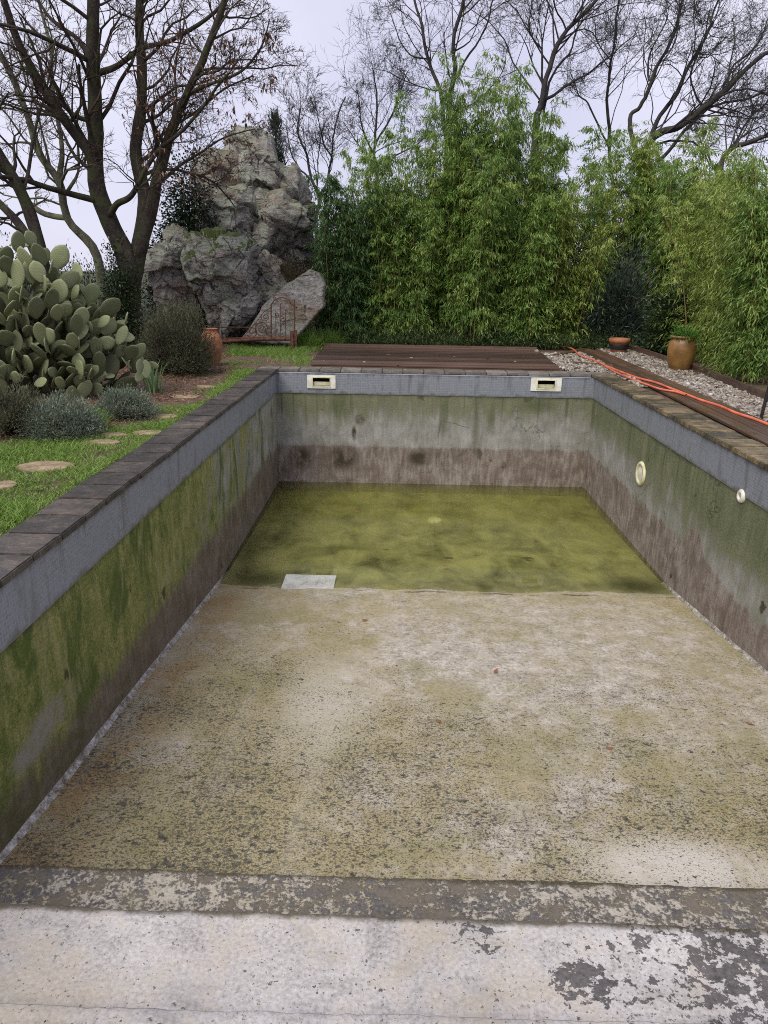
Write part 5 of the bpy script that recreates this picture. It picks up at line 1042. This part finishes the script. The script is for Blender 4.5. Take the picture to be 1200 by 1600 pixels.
# ------------------------------------------------------------------ prickly pear: every pad a part
m = M('cactus_pad'); x, y, z = m.sep(m.obj); uv = m.comb(x, z); n1 = m.noise(7, 5, .6, 0, m.pos); n2 = m.noise(40, 4, .6)
c = m.ramp(m.add(m.mul(m.ornd, .6), m.mul(n1, .4)), [(0.12, (0.085, 0.1, 0.05)), (0.45, (0.175, 0.205, 0.1)), (0.7, (0.24, 0.275, 0.14)), (0.95, (0.33, 0.365, 0.2))])
dots = m.vor(42, 'F1', m.map(uv, (1, 1, 1), (0, 0, 0), (0, 0, .6)), 'Distance', .18)
c = m.mix(m.mul(m.sm(dots, .3, .16), .55), c, (0.27, 0.25, 0.17))
c = m.mix(m.mul(m.sm(n1, .6, .75), .5), c, (0.16, 0.12, 0.075))
PAD_SHADED = None; PAD = m.fin(c, .55, m.bump(m.add(m.sm(dots, .3, .1), m.mul(n2, .5)), .4, .006), .35)
def pad_mesh(L, W, T, s):
    nu, nv = 12, 14; V, F = [], []
    for i in range(nu):
        u = i/(nu-1); wv_ = W/2*max(.02, math.sin(math.pi*min(1, (.045+.955*u))**1.12))**.55 if i < nu-1 else W*.04; th = T/2*max(.1, math.sin(math.pi*(.06+.9*u)))**.4
        if i == 0: wv_ = W*.12
        for k in range(nv):
            a = 2*math.pi*k/nv; ca, sa = math.cos(a), math.sin(a)
            V.append((wv_*math.copysign(abs(ca)**.8, ca), th*math.copysign(abs(sa)**1.1, sa)+.02*s*math.sin(3*u)*L, L*u))
    for i in range(nu-1):
        for k in range(nv): F.append([i*nv+k, i*nv+(k+1) % nv, (i+1)*nv+(k+1) % nv, (i+1)*nv+k])
    F.append(list(range((nu-1)*nv, nu*nv)))
    me = bpy.data.meshes.new('pad'); me.from_pydata(V, [], F); me.update(); me.polygons.foreach_set('use_smooth', np.ones(len(F), bool)); me.materials.append(PAD); return me
PV = [pad_mesh(.31, .21, .034, .6), pad_mesh(.34, .205, .032, -.5), pad_mesh(.28, .22, .036, .2), pad_mesh(.3, .18, .03, -.9), pad_mesh(.26, .19, .034, .4)]
cc = np.array([-4.6, 8.75, 0.0]); rx_, ry_, hz_ = 1.36, 1.1, 1.9
cac = empty('prickly_pear', tuple(cc)); tag(cac, 'huge prickly pear cactus with stacked green pads on the left', 'cactus')
rg = np.random.default_rng(5); npad = 0; tips = []
def put_pad(base, d, nrm, sc):
    global npad
    d = Vector(d).normalized(); nrm = Vector(nrm); nrm = (nrm-d*nrm.dot(d)).normalized(); xx = nrm.cross(d)
    mt_ = Matrix(((xx[0], nrm[0], d[0], base[0]), (xx[1], nrm[1], d[1], base[1]), (xx[2], nrm[2], d[2], base[2]), (0, 0, 0, 1))) @ Matrix.Scale(sc, 4); me = PV[int(rg.integers(0, 5))]
    if inner is None: o = link('pad', me, None, cac); o.matrix_local = mt_
    else: inner.append((me, mt_))
    npad += 1
inner = None
def fill(target, kmin, kmax, gap):
  tries = 0
  while npad < target and tries < 9000:
      tries += 1
      az = rg.uniform(-math.pi, math.pi) if rg.random() < .08 else rg.uniform(-2.75, .45); el = math.asin(rg.uniform(.06, .99)); k = rg.uniform(kmin, kmax)
      lump = 1+.1*math.sin(3.1*az+1.0)*math.cos(2.3*el)+.06*math.sin(7*az+3*el)
      ce, se = math.cos(el)**.62, math.sin(el)**.82; tip = np.array([rx_*ce*math.cos(az), ry_*ce*math.sin(az), hz_*se])*k*lump
      # the crown is higher on the left and falls to the right
      tip[2] *= 1.0-.2*max(0, tip[0])/1.4
      if any(np.linalg.norm(tip-t) < gap for t in tips): continue
      tips.append(tip)
      o = tip/np.array([rx_, ry_, hz_]); o = o/np.linalg.norm(o); d = o*np.array([.75, .75, .55])+np.array([0, 0, .65])+rg.normal(0, .33, 3); d /= np.linalg.norm(d)
      sc = rg.uniform(.66, 1.02)*(1.0 if tip[2] > .45 else .8); nrm = o*.75+np.array([0, -.5, .1])+rg.normal(0, .62, 3)
      L = .29*sc; base = tip-d*L
      if base[2] < .02: base[2] = .02
      put_pad(base, d, nrm, sc)
      if rg.random() < .34:
          d2 = d*.5+o*np.array([.8, .8, .2])+rg.normal(0, .3, 3); d2 /= np.linalg.norm(d2); s2 = rg.uniform(.95, 1.2); b2 = base-d2*.3*s2+d*.02
          if b2[2] > 0: put_pad(b2, d2, o*.5+rg.normal(0, .7, 3)+np.array([0, -.4, 0]), s2)
fill(190, .9, 1.03, .13); fill(296, .78, 1.0, .09)
m = M('shaded_cactus_pad'); n = m.noise(4, 5, .6); PAD_SHADED = m.fin(m.mix(m.noise(60, 3), m.ramp(m.rnd, [(0, (.045, .055, .025)), (.5, (.095, .115, .05)), (1, (.15, .18, .075))]), (.12, .12, .07)), .6, None, .3)  # shade among the inner pads painted in as a darker pad colour
inner = []; fill(296+430, .45, .92, .085)          # the pads behind those, joined
V, F = [], []; ov = 0
for me, mt_ in inner:
    co = np.empty(len(me.vertices)*3); me.vertices.foreach_get('co', co); A_ = np.array(mt_); V.append(co.reshape(-1, 3)@A_[:3, :3].T+A_[:3, 3])
    F += [[v+ov for v in f.vertices] for f in me.polygons]; ov += len(me.vertices)
stuff(pyo('inner_pads', np.concatenate(V), F, PAD_SHADED, cac, True))
V, F = tubes([(np.array([[x_, y_, -.05], [x_*1.15, y_*1.15, .3], [x_*1.4, y_*1.4, .75], [x_*1.5+.05, y_*1.5, 1.1]]), np.array([.1, .09, .075, .05])) for x_, y_ in ((-.5, -.2), (0, .2), (.4, -.3), (.65, .3), (-.1, -.5), (-.75, .35))], 10)
m = M('cactus_trunk'); n = m.noise(9, 6, .6); TRK = m.fin(m.ramp(n, [(.35, (.07, .055, .035)), (.65, (.2, .165, .11))]), .85, m.bump(n, .7, .02)); link('trunk', fastmesh('trunk', V, F, True), TRK, cac)

# ------------------------------------------------------------------ rusty gate and rail
m = M('rusty_iron'); n = m.noise(25, 6, .65); RUST = m.fin(m.ramp(n, [(.32, (.045, .022, .015)), (.52, (.13, .055, .032)), (.7, (.22, .1, .06))]), .8, m.bump(n, .5, .005), .3)
gb = gy(440, 548, 14.35); gt = empty('rusty_gate', (gb[0], 14.35, 0)); tag(gt, 'rusty wrought iron gate with scrolls and a low rail before the rocks', 'gate'); go = np.array([gb[0], 14.35, 0])
def gp(x, y): return gy(300+x/5, 380+y/5, 14.35)-go
def bar(name, pts, r, sides=7, m_=4):
    P = spline([gp(*q) for q in pts], m_) if len(pts) > 2 else np.array([gp(*q) for q in pts]); V, F = tubes([(P, np.full(len(P), r))], sides); return link(name, fastmesh(name, V, F, True), RUST, gt)
bar('rail', [(205, 770), (400, 757), (600, 748), (770, 748)], .035, 8)
bar('upper_rod', [(200, 655), (470, 658)], .009)
bar('lower_rail', [(240, 745), (600, 735), (780, 735)], .012)
for q in ((780, 685), (812, 680)): bar('post', [q, (q[0]+4, 840)], .034 if q[0] < 800 else .02, 8)
for q in (618, 800): bar('upright', [(q, 478 if q < 700 else 440), (q, 745)], .014)
for q in (655, 690, 730): bar('rod', [(q, 520 if q != 690 else 470), (q, 742)], .007)
bar('arch', [(618, 480), (640, 450), (690, 424), (740, 436), (775, 470), (800, 500)], .01)
def spiral(c, r, turns, s=1, ph=0): return [(c[0]+s*r*(1-t)*math.cos(ph+t*turns*6.283), c[1]+r*(1-t)*math.sin(ph+t*turns*6.283)) for t in np.linspace(0, .93, 26)]
for c, r, tn, s, ph in (((548, 665), 62, 2.3, 1, 1.2), ((573, 578), 36, 2.0, -1, -1.0), ((470, 690), 48, 1.6, -1, .6), ((705, 585), 28, 1.5, 1, 0), ((660, 560), 24, 1.4, -1, 1)): bar('scroll', spiral(c, r, tn, s, ph), .009, 6, 2)
bar('stay', [(400, 735), (440, 690), (500, 620), (560, 540), (618, 500)], .008)

# ------------------------------------------------------------------ fallen leaves on deck and pool floor
GF = 'fallen leaves on the deck'
spots = [(505, 563), (572, 566), (605, 554), (640, 559), (685, 555), (712, 558), (765, 562), (808, 565), (620, 570), (835, 563)]
for k, (a, b) in enumerate(spots):
    p = gz(a, b, .05); V, F = leaves(np.zeros((1, 3)), np.array([[RNG.normal(), RNG.normal(), .05]]), RNG.uniform(.06, .09, 1), RNG.uniform(.04, .06, 1), .02); 
    c = (0.45, 0.42, 0.34) if k % 2 else (0.25, 0.11, 0.055); mm = bpy.data.materials.get('pale_leaf%d' % (k % 2)); 
    if mm is None: q = M('pale_leaf%d' % (k % 2)); mm = q.fin(q.mix(q.noise(20), tuple(.7*v for v in c), c), .6)
    tag(pyo('fallen_leaf', V, F, mm, None, False, (p[0], p[1], .054)), 'pale fallen leaf lying on the brown deck' if k % 2 else 'rust coloured fallen leaf lying on the brown deck', 'leaf', GF)


for k, (a, b, lab) in enumerate(((703, 757, 'rust coloured leaf floating near the far wall of the pool'), (661, 771, 'brown leaf floating a little left of the drain reflection'), (560, 800, 'brown leaf floating in the left half of the puddle'), (842, 846, 'dark curled leaf floating right of the middle of the puddle'), (690, 884, 'orange leaf stranded at the near edge of the puddle'))):
    p = gz(a, b, ZW); V, F = leaves(np.zeros((1, 3)), np.array([[RNG.normal(), RNG.normal(), .02]]), RNG.uniform(.07, .1, 1), RNG.uniform(.04, .06, 1), .01, .1)
    tag(pyo('floating_leaf', V, F, bpy.data.materials['pale_leaf0'], None, False, (p[0], p[1], ZW+.006)), lab, 'leaf', 'leaves on the puddle')
for k, (a, b, lab) in enumerate(((575, 968, 'rust leaf on the pale floor just below the white square'), (682, 1124, 'brown curled leaf near the middle of the pool floor'), (772, 1052, 'small brown leaf on the floor right of the middle'), (1164, 1128, 'rust leaf on the floor near the right wall'), (946, 1170, 'brown leaf on the right part of the floor'))):
    q = gz(a, b, -1.6); q = gz(a, b, float(floor_z(q[1]))+.008); q = gz(a, b, float(floor_z(q[1]))+.008); V, F = leaves(np.zeros((1, 3)), np.array([[RNG.normal(), RNG.normal(), .1]]), RNG.uniform(.05, .075, 1), RNG.uniform(.025, .04, 1), .02, .3)
    tag(pyo('fallen_leaf', V, F, bpy.data.materials['pale_leaf0'], None, False, (q[0], q[1], float(floor_z(q[1]))+.012)), lab, 'leaf', 'leaves on the dry pool floor')
